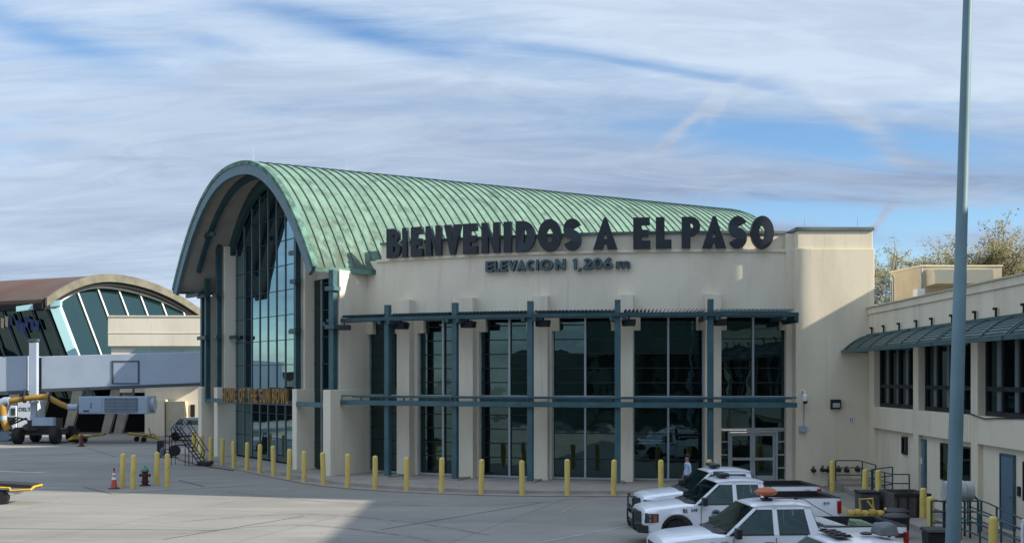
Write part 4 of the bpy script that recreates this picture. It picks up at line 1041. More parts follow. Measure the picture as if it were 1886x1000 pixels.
mb = MB(); k = 24
wa, wb = 1.4, CWD-.3
pts = [rake(C(wa, .6, 3.0), ZT)]+[rake(C(wa+(wb-wa)*i/k, .6, cprof(wa+(wb-wa)*i/k)-.98), ZT) for i in range(k+1)]+[rake(C(wb, .6, 3.0), ZT)]
mb.prism(pts, V(-.05, .08, 0)); lg = mb.build('window', glass_c, LC)
mb = MB()
w = wa
while w < wb:
    z1 = cprof(w)-1.0; p = rake(C(w, .45, 3.0), ZT); q = rake(C(w, .45, z1), ZT)
    mb.hexa([p, p+CW*.16, p+CW*.16+V(-.1, .1, 0), p+V(-.1, .1, 0)], [q, q+CW*.16, q+CW*.16+V(-.1, .1, 0), q+V(-.1, .1, 0)]); w += 2.6
mb.build('mullion', whitem, lg)
mb = MB(); vs = []
for i in range(25):
    w = wa+(wb-wa)*i/24; z = cprof(w)-1.0; p = rake(C(w, .43, z), ZT); vs += [p, p+V(0, 0, -.18), p+V(-.1, .1, -.18), p+V(-.1, .1, 0)]
mb.add(vs, [(i*4+k, i*4+(k+1) % 4, (i+1)*4+(k+1) % 4, (i+1)*4+k) for i in range(24) for k in range(4)]); mb.build('arch_trim', whitem, lg)
# pale corner post
mb = MB(); p = rake(C(.2, .5, 3.0), ZT); q = rake(C(.2, .5, cprof(.5)-.5), ZT); d = V(.75, .2, 0)
mb.hexa([p, p+d, p+d+V(0, .4, 0), p+V(0, .4, 0)], [q, q+d, q+d+V(0, .4, 0), q+V(0, .4, 0)])
p = rake(C(.2, .45, 11.55), ZT)
mb.hexa([q+V(-2.6, -.4, -.9), q+V(1.1, 0, -.35), q+V(1.1, .5, -.35), q+V(-2.6, .1, -.9)], [q+V(-2.6, -.4, -.45), q+V(1.1, 0, .15), q+V(1.1, .5, .15), q+V(-2.6, .1, -.45)])
mb.build('corner_post', mat('pale_teal', (.30, .50, .52), .5), LC)
# dark side glass under the eave
mb = MB(); p0, p1 = rake(C(.6, .2, 3), ZT), rake(C(.6, 32, 3), ZT); q0, q1 = rake(C(.6, .2, 11.2), ZT), rake(C(.6, 32, 11.2), ZT)
mb.hexa([p0, p1, p1+CW*.1, p0+CW*.1], [q0, q1, q1+CW*.1, q0+CW*.1]); sg_ = mb.build('window', glass_f, LC)
mb = MB(); l = 1.2
while l < 31:
    p = rake(C(.5, l, 3), ZT); q = rake(C(.5, l, 11.2), ZT)
    mb.hexa([p, p+CA*.14, p+CA*.14-CW*.12, p-CW*.12], [q, q+CA*.14, q+CA*.14-CW*.12, q-CW*.12]); l += 1.9
mb.build('mullion', grille_m, sg_)
# hanging flags / bright things inside under the roof: seen as blue and pale shapes on the glass
mb = MB(); rnd = random.Random(3)
blue_b = mat('banner_blue', (.02, .045, .20), .7)
for i in range(9):
    l = 2.6+i*.62; p = rake(C(.36, l, 10.1+rnd.uniform(-.35, .4)), ZT)
    mb.cm = 0 if i < 6 else 1
    mb.add([p, p+CA*.45+V(0, 0, .15), p+CA*.40+V(0, 0, -.75-.3*rnd.random()), p+CA*.05+V(0, 0, -.9)], [(0, 1, 2, 3)])
    mb.add([p-CW*.03, p-CW*.03+CA*.45+V(0, 0, .15), p-CW*.03+CA*.40+V(0, 0, -.75), p-CW*.03+CA*.05+V(0, 0, -.9)], [(3, 2, 1, 0)])
mb.build('banner', [blue_b, tan], LC)
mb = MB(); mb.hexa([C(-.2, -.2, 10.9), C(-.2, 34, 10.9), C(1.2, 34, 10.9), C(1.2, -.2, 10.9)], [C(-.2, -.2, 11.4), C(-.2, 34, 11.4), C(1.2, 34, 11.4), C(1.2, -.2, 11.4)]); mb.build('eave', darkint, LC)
strutm = mat('strut_concrete', (.30, .27, .22), .9, var=.2, vscale=1)
# undercroft with raked struts
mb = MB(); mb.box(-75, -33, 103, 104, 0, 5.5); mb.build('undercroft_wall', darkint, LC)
mb = MB(); mb.box(-75, -22, 99.5, 103, 3.9, 4.6); mb.build('floor_slab', mat('slab', (.22, .2, .18), .9), LC)
for px in (135, 205, 228, 75, 20):
    mb = MB(); p = G(px-8, 786); p.y = 99.6; p.x = (px-943-12)*99.6/F
    mb.hexa([p+V(-.35, 0, 0), p+V(.35, 0, 0), p+V(.35, .5, 0), p+V(-.35, .5, 0)], [p+V(.55, 0, 3.9), p+V(1.45, 0, 3.9), p+V(1.45, .5, 3.9), p+V(.55, .5, 3.9)])
    mb.build('strut', strutm, LC)

AB = thing('annex_building', 'plain beige annex box with a dark awning in front of the glass concourse', 'building', (-30, 99, 0))
def cx(px, y): return (px-943)*y/F
m = MB(); m.box(cx(199, 96), -22, 96, 100, 7.55, 10.0); m.box(cx(203, 96), -22, 96.25, 100, 6.6, 7.55); m.box(cx(268, 97), -22, 96.8, 101, 0, 6.6); m.box(cx(199, 96), cx(268, 97), 98.9, 101, 3.6, 6.6)
m.build('wall', stucco, AB)
m = MB(); m.box(cx(199, 96)-.06, -22, 95.94, 100, 10.0, 10.12); m.box(cx(199, 96)-.03, -22, 95.97, 96, 8.6, 8.68); m.build('trim', stucco2, AB)
m = MB(); m.hexa([(cx(236, 95), 94.6, 6.6), (-22, 94.6, 6.6), (-22, 96.75, 6.6), (cx(236, 95), 96.75, 6.6)], [(cx(243, 95), 95.6, 7.2), (-22, 95.6, 7.2), (-22, 96.2, 7.3), (cx(243, 95), 96.2, 7.3)]); aw = m.build('awning', steel, AB)
m = MB()
for px in range(250, 372, 17): x = cx(px, 95); m.hexa([(x, 94.5, 6.62), (x+.08, 94.5, 6.62), (x+.08, 94.6, 6.62), (x, 94.6, 6.62)], [(x+.2, 95.5, 7.26), (x+.28, 95.5, 7.26), (x+.28, 95.6, 7.28), (x+.2, 95.6, 7.28)])
m.build('awning_rib', steel_l, aw)
m = MB(); m.box(cx(351, 96.8), cx(359, 96.8), 96.7, 96.78, 1.3, 2.6); m.build('window', darkint, AB)
m = MB(); m.box(cx(277, 96), cx(307, 96), 95.2, 96.78, 0.0, 3.05); m.build('bay', stucco2, AB, bevel=.02)
m = MB(); m.box(cx(309, 96), cx(342, 96), 95.5, 96.78, 0.0, 2.9); m.build('utility_cabinet', tan, AB, bevel=.02)
# unseen vaulted block added behind the terminal to cast curved shade on the bridge
VB = thing('shade_vault', 'unseen vaulted block added behind the green roofed terminal to shade the bridge', 'building', (-14, 85, 0))
m = MB(); m.box(-17.2, -11, 77.5, 92, 0, 11.0); m.build('wall', stucco, VB)
for i, yy in enumerate((79.6, 83.3, 87.0)):
    m = MB(); m.prism([V(-17.2, yy+1.75*math.cos(R(a)), 11.0+2.3*math.sin(R(a))) for a in range(0, 181, 15)], V(6, 0, 0))
    m.build('roof', roofbrown, VB)

# ------------------------------------------------------------------ jet bridge
JB = thing('jet_bridge', 'grey blue passenger boarding bridge with lift column and twin wheels crossing at the left', 'jet bridge', (-33, 86, 0))
JY = 85.0
def jz(px, top): return CAMZ+((HOR-(657-11*px/370.))/(F/JY) if top else (HOR-(721-14.5*px/370.))/(F/JY))
def jx(px): return cx(px, JY)
def tun(mb, a, b, y0, y1, e=0.0, zo=0.0):
    xa, xb = jx(a), jx(b)
    mb.hexa([(xa, y0, jz(a, 0)+e), (xb, y0, jz(b, 0)+e), (xb, y1, jz(b, 0)+e), (xa, y1, jz(a, 0)+e)], [(xa, y0, jz(a, 1)-e+zo), (xb, y0, jz(b, 1)-e+zo), (xb, y1, jz(b, 1)-e+zo), (xa, y1, jz(a, 1)-e+zo)])
m = MB(); tun(m, 76, 470, JY, JY+3, .06); tn = m.build('tunnel', tunnel, JB, bevel=.03)
m = MB(); tun(m, -160, 52, JY-.25, JY+3.3); m.build('tunnel', tunnel, JB, bevel=.03)
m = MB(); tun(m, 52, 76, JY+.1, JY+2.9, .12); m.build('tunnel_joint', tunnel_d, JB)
m = MB()
for (a, b, z0, z1) in ((206, 209, -.0, 0), (254, 257, 0, 0)): m.box(jx(a), jx(b), JY-.04, JY-.003, CAMZ+(695-707)/24.7, CAMZ+(695-664)/24.7)
m.box(jx(209), jx(254), JY-.04, JY-.003, CAMZ+(695-666)/24.7, CAMZ+(695-664)/24.7); m.box(jx(209), jx(254), JY-.04, JY-.003, CAMZ+(695-707)/24.7, CAMZ+(695-705)/24.7)
m.build('panel_frame', tunnel_d, tn)
m = MB()
for a in (76, 470): pass
xa, xb = jx(76), jx(470)
m.hexa([(xa, JY-.1, jz(76, 0)-.15), (xb, JY-.1, jz(470, 0)-.15), (xb, JY+3.1, jz(470, 0)-.15), (xa, JY+3.1, jz(76, 0)-.15)], [(xa, JY-.1, jz(76, 0)+.05), (xb, JY-.1, jz(470, 0)+.05), (xb, JY+3.1, jz(470, 0)+.05), (xa, JY+3.1, jz(76, 0)+.05)])
xa, xb = jx(-160), jx(52)
m.hexa([(xa, JY-.3, jz(-160, 0)-.25), (xb, JY-.3, jz(52, 0)-.25), (xb, JY+3.3, jz(52, 0)-.25), (xa, JY+3.3, jz(-160, 0)-.25)], [(xa, JY-.3, jz(-160, 0)-.003), (xb, JY-.3, jz(52, 0)-.003), (xb, JY+3.3, jz(52, 0)-.003), (xa, JY+3.3, jz(-160, 0)-.003)])
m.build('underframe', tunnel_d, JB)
# lift column
m = MB(); x0, x1 = jx(61), jx(75)
m.box(x0, x1, JY-.75, JY-.32, 3.0, CAMZ+(HOR-631)/24.7); m.box(x0+.08, x1-.08, JY-.7, JY-.37, 1.7, 3.0); m.build('lift_column', tunnel, JB, bevel=.02)
m = MB(); m.box(x0-.05, x1+.05, JY-.8, JY-.27, CAMZ+(HOR-628)/24.7-.05, CAMZ+(HOR-628)/24.7+.15); m.build('cross_head', tunnel_d, JB)
# wheel carriage
m = MB(); m.box(jx(44), jx(112), JY-.5, JY+2.8, .65, 1.05); m.box(x0-.1, x1+.1, JY-.8, JY+3.9, 1.0, 1.75); m.box(jx(37), jx(118), JY-1.0, JY-.9, .68, .76); m.build('bogie', plastic, JB)
m = MB(); m.box(jx(69), jx(108), JY-1.0, JY-.5, 1.35, 1.95); m.build('drive_box', acm, JB, bevel=.02)
for a, b in ((36, 50), (104, 118)):
    for yy in (JY-.9, JY+2.2):
        m = MB(); xc = (jx(a)+jx(b))/2; w = (jx(b)-jx(a)); r = .62
        m.lathe([(.2, -w/2), (r-.08, -w/2), (r, -w/2+.08), (r, w/2-.08), (r-.08, w/2), (.2, w/2)], (xc, yy, r), 22, 'x'); m.build('wheel', rubber, JB, smooth=True)
# ground-level bits at the left of the wheels
m = MB()
for z in (.4, .75, 1.05): m.tube([(jx(24), JY-.6, z-.1), (jx(36), JY-.8, z)], .06, 6)
m.tube([(jx(25), JY-.5, 1.4), (jx(55), JY-.6, 1.9)], .07, 6); m.build('tow_hitch', plastic, JB)
# air unit + hoses
AU = thing('air_unit', 'grey air conditioning unit with dark grilles hung under the bridge', 'air conditioner', tuple(V(cx(210, 83.5), 83.5, 2.3)))
k83 = F/83.5
def ax(px): return (px-943)/k83
def az_(py): return CAMZ+(HOR-py)/k83
m = MB(); m.box(ax(145), ax(271), 83.5, 85.6, az_(762), az_(730)); m.build('casing', acm, AU, bevel=.04)
m = MB()
for a, b in ((193, 212), (213, 233), (234, 253)): m.box(ax(a), ax(b), 83.42, 83.497, az_(758), az_(733))
gr = m.build('grille', grille_m, AU)
m = MB()
for i in range(9): z = az_(757-2.6*i); m.box(ax(193.5), ax(252.5), 83.39, 83.418, z, z+.03)
m.build('grille_slat', acm, gr)
m = MB(); m.box(ax(147), ax(188), 83.46, 83.497, az_(759), az_(732)); m.build('door_panel', mat('ac_panel', (.27, .345, .43), .5), AU)
m = MB(); m.box(ax(154), ax(160), 83.42, 83.458, az_(757.5), az_(755)); m.box(ax(161), ax(164), 83.42, 83.458, az_(757.5), az_(755)); m.box(ax(167), ax(168.6), 83.42, 83.458, az_(746), az_(743)); m.box(ax(167), ax(168.6), 83.42, 83.458, az_(751), az_(748)); m.build('marks', plastic, AU)
m = MB(); m.cyl((ax(271), 84.6, az_(746)), (ax(277), 84.6, az_(746)), .55, .5, 14); m.build('fan_duct', acm, AU, smooth=True)
for a in (150, 236):
    m = MB(); m.box(ax(a), ax(a+3), 84.4, 84.6, az_(730), az_(715)); m.build('hanger', tunnel_d, AU)
hosem = layered('hose_yellow', (.30, .17, .03), [((.28, .15, .03), 3, (1, 1, 1), .5, .65, .7)], .6, .1, 10)
def hz(px, py, y=83.8): return V((px-943)*y/F, y, CAMZ+(HOR-py)*y/F)
t = thing('air_hose', 'thick yellow air duct with dark joints slung below the bridge beside the lift column', 'hose', tuple(hz(60, 740)))
m = MB(); m.tube([hz(17, 738), hz(40, 735), hz(60, 732), hz(80, 731), hz(92, 733), hz(110, 743), hz(127, 750)], .21, 12); m.build('duct', hosem, t, smooth=True)
m = MB(); m.tube([hz(126, 749), hz(134, 750), hz(144, 749)], .24, 10); m.build('end_sleeve', acm, t, smooth=True)
m = MB(); m.tube([hz(-3, 744), hz(10, 738), hz(17.5, 738)], .30, 12); m.build('end_sleeve', acm, t, smooth=True)
for a, b in ((44, 734), (91, 732)):
    m = MB(); m.cyl(hz(a, b), hz(a+2.5, b), .33, .33, 12); m.tube([hz(a+1, b-4), hz(a+1, 716)], .05, 6); m.build('joint', plastic, t)
t = thing('air_hose', 'thick yellow air duct hanging down at the left edge', 'hose', tuple(hz(5, 770)))
m = MB(); m.tube([hz(4, 744), hz(5, 755), hz(6, 765)], .26, 12); m.tube([hz(7, 774), hz(10, 783), hz(15, 792)], .26, 12); m.build('duct', hosem, t, smooth=True)
m = MB(); m.tube([hz(6, 765), hz(7, 774)], .24, 12); m.build('end_sleeve', acm, t, smooth=True)
t = thing('baggage_ramp', 'pale blue sloping ramp body on the ground at the left edge', 'ramp', tuple(G(20, 812)))
m = MB(); p = G(20, 812); y = p.y; m.prism([V(cx(-20, y), y, 0), V(cx(24, y), y, 0.05), V(cx(24, y), y, .85), V(cx(-20, y), y, .55)], V(0, 1.8, 0)); m.build('body', acm, t, bevel=.03)
m = MB(); m.tube([V(cx(-10, y), y+.3, .7), V(cx(30, y), y+.3, 1.7)], .07, 6); m.tube([V(cx(-10, y), y+.9, .8), V(cx(20, y), y+.9, 1.8), V(cx(42, y), y+.9, 1.6)], .07, 6); m.build('frame', plastic, t)

# ------------------------------------------------------------------ vehicles
def wheel(root, x, y, r=.40, w=.28):
    s_ = 1 if y > 0 else -1
    m = MB(); m.lathe([(.22, -w/2), (r-.04, -w/2), (r, -w/2+.05), (r, w/2-.05), (r-.04, w/2), (.22, w/2)], (x, y, r), 26, 'y'); wh = m.build('wheel', rubber, root, smooth=True)
    m = MB(); m.lathe([(.235, s_*w*.46), (.21, s_*w*.40), (.10, s_*w*.30), (.08, s_*w*.42), (.01, s_*w*.43)], (x, y, r), 20, 'y'); m.build('rim', galv, wh, smooth=True)
def lerp(a, b, t): return a+(b-a)*t
def interp(tbl, x):
    if x >= tbl[0][0]: return tbl[0][1]
    for (a, va), (b, vb) in zip(tbl, tbl[1:]):
        if x >= b: return lerp(vb, va, (x-b)/(a-b))
    return tbl[-1][1]
def pickup(label, ford=False):
    root = thing('pickup_truck', label, 'pickup truck', (0, 0, 0), 'white pickup trucks parked in a row')
    XF, XR = 1.95, -1.72 if not ford else -1.80
    wr = .40; ar = .50
    top = [(2.92, .98), (2.86, 1.06), (2.6, 1.12), (1.9, 1.20), (1.5, 1.23), (1.25, 1.24), (-.84, 1.26)] if not ford else [(2.92, 1.02), (2.86, 1.10), (2.6, 1.17), (1.9, 1.25), (1.5, 1.27), (1.25, 1.28), (-.84, 1.28)]
    wid = [(2.92, .80), (2.86, .90), (2.7, .97), (2.4, 1.0), (-2.7, 1.0), (-2.86, .985), (-2.9, .96)]
    def zb(x):
        z = .42
        for c in (XF, XR):
            if abs(x-c) < ar: z = max(z, wr+math.sqrt(ar*ar-(x-c)**2)*1.03)
        return z
    xs = sorted(set([2.92, 2.86, 2.75, 2.6, 2.4]+[XF+ar*k/8 for k in range(-8, 9)]+[XR+ar*k/8 for k in range(-8, 9)]+[1.4, 1.2, .9, .6, .2, -.2, -.6, -.85, -.87, -2.5, -2.7, -2.86, -2.9]), reverse=True)
    railz = 1.42 if ford else 1.38
    def sec(x, mode):
        w = interp(wid, x); b = zb(x)
        if mode == 'b': tz = railz; 
        else: tz = interp(top, x)
        sh = min(tz-.10, max(b+.02, .98))
        h = [(0, b), (w-.05, b), (w, b+.04), (w+.012, (b+sh)/2+.02), (w+.002, sh), (w-.03, tz-.05)]
        if mode == 'b': h += [(w-.05, tz), (w-.13, tz), (w-.15, .78), (0, .78)]
        else: h += [(w-.10, tz-.005), (w-.25, tz+.015), (w*.5, tz+.04 if x > 1.3 else tz+.01), (0, tz+.05 if x > 1.3 else tz+.01)]
        L_ = [V(x, y, z) for y, z in h]; return L_+[V(v.x, -v.y, v.z) for v in reversed(L_[1:-1])]
    stations = []
    for x in xs:
        if x > -.86: stations.append(sec(x, 'c'))
        else:
            if not any(s_ == 'B' for s_ in stations if isinstance(s_, str)): pass
            stations.append(sec(x, 'b'))
    # close the bed front and tailgate
    def closed(x): s_ = sec(x, 'b'); n_ = len(s_); out = []
    n_ = len(stations[0])
    st2 = []
    prevc = None
    for x, s_ in zip(xs, stations):
        if x == -.87:
            c = sec(x, 'b'); c2 = [v.copy() for v in c]
            for i in (8, 9, 10): c2[i].z = railz
            c2[8].y = abs(c2[8].y)
            for v in c2:
                v.x = -.865
            st2.append(c2)
        if x == -2.86:
            st2.append(s_); c2 = [v.copy() for v in s_]
            for i in (8, 9, 10): c2[i].z = railz-.01
            for v in c2: v.x = -2.865
            st2.append(c2); continue
        if x == -2.9:
            c2 = [v.copy() for v in s_]
            for i in (8, 9, 10): c2[i].z = railz-.01
            st2.append(c2); continue
        st2.append(s_)
    m = MB(); vs = [v for s_ in st2 for v in s_]
    fs = [(i*n_+k, i*n_+(k+1) % n_, (i+1)*n_+(k+1) % n_, (i+1)*n_+k) for i in range(len(st2)-1) for k in range(n_)]
    for off in (0, (len(st2)-1)*n_):
        for k in range(1, n_//2): fs.append((off+k, off+k+1, off+n_-k-1, off+n_-k) if k+1 < n_-k-1 else (off+k, off+k+1, off+n_-k))
        fs.append((off, off+1, off+n_-1))
    m.add(vs, fs); body = m.build('body', white_p, root, smooth=True)
    # panel gaps and sills
    m = MB()
    for s_ in (-1, 1):
        for x in (1.26, .25, -.78, -.875):
            m.box(x-.008, x+.008, s_*1.006 if s_ > 0 else -1.018, 1.018 if s_ > 0 else -1.006, .48, 1.20)
        m.box(-.8, 1.38, .90*s_ if s_ > 0 else -1.02, 1.02 if s_ > 0 else -.90, .36, .42)
    m.build('panel_gap', grille_m, body)
    # bed liner and rail caps
    m = MB()
    for s_ in (-1, 1):
        y0, y1 = sorted((s_*.84, s_*.862)); m.box(-2.84, -.89, y0, y1, .785, railz+.004)
        y0, y1 = sorted((s_*.845, s_*.968)); m.box(-2.88, -.89, y0, y1, railz+.004, railz+.022)
    m.box(-2.84, -.89, -.838, .838, .783, .80); m.box(-.908, -.888, -.838, .838, .80, railz); m.box(-2.85, -2.83, -.838, .838, .80, railz-.01); m.box(-2.91, -2.855, -.95, .95, railz, railz+.02)
    m.build('bed_liner', plastic, root)
    m = MB(); m.box(-2.918, -2.90, -.8, .8, .72, 1.3); tg = m.build('tailgate', white_p, root, bevel=.008)
    m = MB(); m.box(-2.935, -2.918, -.14, .14, 1.12, 1.2); m.build('tailgate_handle', plastic, tg)
    # tail lamps, rear bumper
    for s_ in (-1, 1):
        m = MB(); y0, y1 = sorted((s_*.86, s_*1.02)); m.box(-2.925, -2.80, y0, y1, .92, 1.30); m.build('tail_lamp', redl, root, bevel=.02)
    m = MB(); m.box(-3.08, -2.90, -.95, .95, .50, .70); m.build('rear_bumper', chrome if not ford else plastic, root, bevel=.03)
    # cab
    zr = 1.90 if not ford else 1.95; zbt = 1.24 if not ford else 1.28
    # key points of greenhouse
    bf, br = 1.45, -.82; rf, rb = .68, -.64; wb_, wr_ = .955, .735
    def gp(x, s_, z):       # point on the side plane
        t_ = (z-zbt)/(zr-.05-zbt); return V(x, s_*lerp(wb_, wr_, t_), z)
    def slab(mb, a, b, c, d, th):
        n__ = (Vector(b)-Vector(a)).cross(Vector(d)-Vector(a)).normalized()*th
        mb.hexa([a, b, c, d], [Vector(a)+n__, Vector(b)+n__, Vector(c)+n__, Vector(d)+n__])
    zt_ = zr-.07
    for s_ in (-1, 1):
        pil = MB()
        def edge(x0, x1, w0, w1):      # pillar from belt x0 to roof x1
            pil.hexa([gp(x0, s_, zbt-.04), gp(x0-w0, s_, zbt-.04), gp(x0-w0, s_, zbt-.04)-V(0, s_*.06, 0), gp(x0, s_, zbt-.04)-V(0, s_*.06, 0)],
                     [gp(x1, s_, zt_), gp(x1-w1, s_, zt_), gp(x1-w1, s_, zt_)-V(0, s_*.06, 0), gp(x1, s_, zt_)-V(0, s_*.06, 0)])
        edge(bf, rf, .10, .10); edge(.29, .27, .13, .11); edge(br+.24, rb+.16, .24, .16)
        pil.hexa([gp(rf, s_, zt_-.06), gp(rb, s_, zt_-.06), gp(rb, s_, zt_-.06)-V(0, s_*.07, 0), gp(rf, s_, zt_-.06)-V(0, s_*.07, 0)], [gp(rf-.0, s_, zt_+.02), gp(rb, s_, zt_+.02), gp(rb, s_, zt_+.02)-V(0, s_*.1, 0), gp(rf, s_, zt_+.02)-V(0, s_*.1, 0)])
        pil.build('cab_pillar', white_p, root, bevel=.012)
    # roof (domed loft)
    m = MB(); nx, ny = 12, 8; vs = []
    for i in range(nx+1):
        u = i/nx; x = lerp(rf+.05, rb-.05, u)
        ez = .06*(1-(2*abs(u-.5))**3); 
        for j in range(ny+1):
            v = j/ny*2-1; vs.append(V(x, v*(wr_+.012), zr-.075+ez+.045*(1-v**4)))
    low = [V(v.x, v.y, zt_-.0) for v in vs]
    nn_ = len(vs); W_ = ny+1
    fs = [(i*W_+j, i*W_+j+1, (i+1)*W_+j+1, (i+1)*W_+j) for i in range(nx) for j in range(ny)]
    fs2 = [tuple(nn_+k for k in f[::-1]) for f in fs]
    rim_ = [(0, j) for j in range(ny)]
    per = [j for j in range(W_)]+[i*W_+ny for i in range(1, nx+1)]+[nx*W_+j for j in range(ny-1, -1, -1)]+[i*W_ for i in range(nx-1, 0, -1)]
    fs3 = [(per[k], per[(k+1) % len(per)], nn_+per[(k+1) % len(per)], nn_+per[k]) for k in range(len(per))]
    m.add(vs+low, fs+fs2+fs3); rf_o = m.build('cab_roof', white_p, root, smooth=True)
    # back wall + cowl
    m = MB(); m.hexa([(br, -wb_+.03, zbt-.03), (br, wb_-.03, zbt-.03), (br-.05, wb_-.03, zbt-.03), (br-.05, -wb_+.03, zbt-.03)], [(br+.04, -wb_+.08, zbt+.1), (br+.04, wb_-.08, zbt+.1), (br-.01, wb_-.08, zbt+.1), (br-.01, -wb_+.08, zbt+.1)])
    m.build('cab_back', white_p, root)
    m = MB(); m.hexa([(1.57, -.84, zbt-.02), (1.57, .84, zbt-.02), (1.37, .90, zbt-.02), (1.37, -.90, zbt-.02)], [(1.67, -.66, zbt+.035), (1.67, .66, zbt+.035), (1.39, .88, zbt+.055), (1.39, -.88, zbt+.055)]); cow = m.build('cowl', plastic, root)
    m = MB()
    for y in (-.45, .25): m.tube([(1.55, y, zbt+.07), (1.31, y+.42, zbt+.20)], .012, 5)
    m.build('wiper', black, cow)
    # glass
    m = MB(); slab(m, (bf-.01, -wb_+.03, zbt), (bf-.01, wb_-.03, zbt), (rf+.01, wr_-.02, zt_+.01), (rf+.01, -wr_+.02, zt_+.01), .01); m.build('windscreen', glass_car, root)
    m = MB(); slab(m, (br+.0, wb_-.12, zbt+.08), (br+.0, -wb_+.12, zbt+.08), (rb-.02, -wr_+.08, zt_), (rb-.02, wr_-.08, zt_), .01); m.build('rear_window', glass_car, root)
    for s_ in (-1, 1):
        for (x0, x1, x2, x3) in ((bf-.11, .29, .27, rf-.10), (.16, br+.26, rb+.17, .16)):
            m = MB(); o_ = V(0, -s_*.02, 0)
            pts = [gp(x0, s_, zbt-.02)+o_, gp(x1, s_, zbt-.02)+o_, gp(x2, s_, zt_-.05)+o_, gp(x3, s_, zt_-.05)+o_]
            slab(m, *pts, -.008*s_); sw_ = m.build('side_window', glass_car, root)
            m = MB()      # black surround
            q = [gp(x0, s_, zbt-.035), gp(x1, s_, zbt-.035), gp(x1, s_, zbt+.005), gp(x0, s_, zbt+.005)]; slab(m, *[p_+V(0, s_*.003, 0) for p_ in q], .004*s_); m.build('window_seal', plastic, sw_)
    # interior
    m = MB(); m.box(-.75, 1.35, -.84, .84, .62, .66); m.box(1.1, 1.38, -.8, .8, .66, 1.22)
    m.build('dashboard', plastic, root)
    m = MB()
    for y in (-.42, .42):
        m.box(.20, .67, y-.25, y+.25, .66, .98); m.box(.13, .27, y-.24, y+.24, .98, 1.46); m.box(.17, .25, y-.13, y+.13, 1.48, 1.64)
    m.box(-.68, -.25, -.75, .75, .66, .95); m.box(-.74, -.62, -.75, .75, .95, 1.38); m.build('seat', mat('seat_grey', (.05, .05, .052), .9) if 'seat_grey' not in bpy.data.materials else bpy.data.materials['seat_grey'], root, bevel=.03)
    m = MB(); m.lathe([(.19, -.012), (.205, 0), (.19, .012)], (1.03, .42, 1.14), 16, 'x'); m.build('steering_wheel', plastic, root)
    # mirrors, handles
    for s_ in (-1, 1):
        m = MB(); x = 1.18; y = s_*1.14
        m.box(x-.06, x+.08, min(y-.11, y+.11), max(y-.11, y+.11), 1.20, 1.44); y2 = sorted((s_*.94, s_*1.08)); m.box(x-.03, x+.03, y2[0], y2[1], 1.24, 1.31); m.build('mirror', plastic if True else white_p, root, bevel=.025)
        for x in (.42, -.62):
            m = MB(); y0, y1 = sorted((s_*1.012, s_*1.045)); m.box(x-.11, x+.11, y0, y1, 1.03 if not ford else 1.02, 1.085 if not ford else 1.10); m.build('door_handle', plastic, root, bevel=.01)
    # front: grille, lamps, bumper
    m = MB(); m.box(2.89, 2.945, -.58, .58, .66, .98); m.build('grille', plastic, root, bevel=.02)
    if ford:
        m = MB()
        for z in (.74, .86): m.box(2.94, 2.955, -.56, .56, z, z+.04)
        m.build('grille_bar', galv, root)
    for s_ in (-1, 1):
        m = MB(); y0, y1 = sorted((s_*.60, s_*.93))
        m.hexa([(2.90, y0, .70), (2.90, y1, .70), (2.70, y1, .70), (2.70, y0, .70)], [(2.90, y0, .99), (2.90 if s_ < 0 else 2.88, y1, .99), (2.70, y1, .99), (2.70, y0, .99)])
        y0, y1 = sorted((s_*.90, s_*1.005)); m.box(2.50, 2.84, y0, y1, .72, .98)
        hl = m.build('headlight', lampg if ford else lampd, root, bevel=.015)
        if not ford:
            m = MB()
            for zz in (.79, .91): m.lathe([(.01, 0), (.045, .004), (.05, .012), (.01, .02)], (2.905, s_*.76, zz), 12, 'x'); m.lathe([(.01, s_*.0), (.04, s_*.012), (.01, s_*.016)], (2.76, s_*1.005, zz), 12, 'y')
            m.build('lamp_reflector', chrome, hl)
        m = MB(); y0, y1 = sorted((s_*.94, s_*1.015)); m.box(2.56, 2.66, y0, y1, .74, .95); m.build('side_marker', amber, hl)
    m = MB(); m.hexa([(2.80, -.98, .40), (2.80, .98, .40), (3.06, .72, .40), (3.06, -.72, .40)], [(2.80, -.99, .64), (2.80, .99, .64), (3.08, .74, .64), (3.08, -.74, .64)]); m.build('front_bumper', plastic, root, bevel=.03)
    if not ford:
        m = MB()
        for y in (-.42, .42): m.tube([(3.08, y, .45), (3.14, y, .6), (3.15, y, .95), (3.08, y, 1.06)], .028, 8)
        for z in (.66, 1.02): m.tube([(3.0, -.84, z), (3.11, -.68, z), (3.13, 0, z), (3.11, .68, z), (3.0, .84, z)], .024, 8)
        m.build('bull_bar', plastic, root, smooth=True)
    for s_ in (-1, 1):
        wheel(root, XF, s_*.85); wheel(root, XR, s_*.85)
        for c in (XF, XR):
            m = MB()   # dark wheel arch lip
            pts = [V(c+ar*math.cos(R(a)), s_*1.008, wr+ar*math.sin(R(a))*1.03) for a in range(0, 181, 15)]+[V(c+(ar-.05)*math.cos(R(a)), s_*1.008, wr+(ar-.05)*math.sin(R(a))*1.0) for a in range(180, -1, -15)]
            m.add([p_+V(0, s_*dd, 0) for dd in (0, .012) for p_ in pts], [(k, k+1, 24-k, 25-k) for k in range(12)]+[(26+k, 26+k+1, 26+24-k, 26+25-k) for k in range(12)])
            m.build('arch_trim', plastic, root)
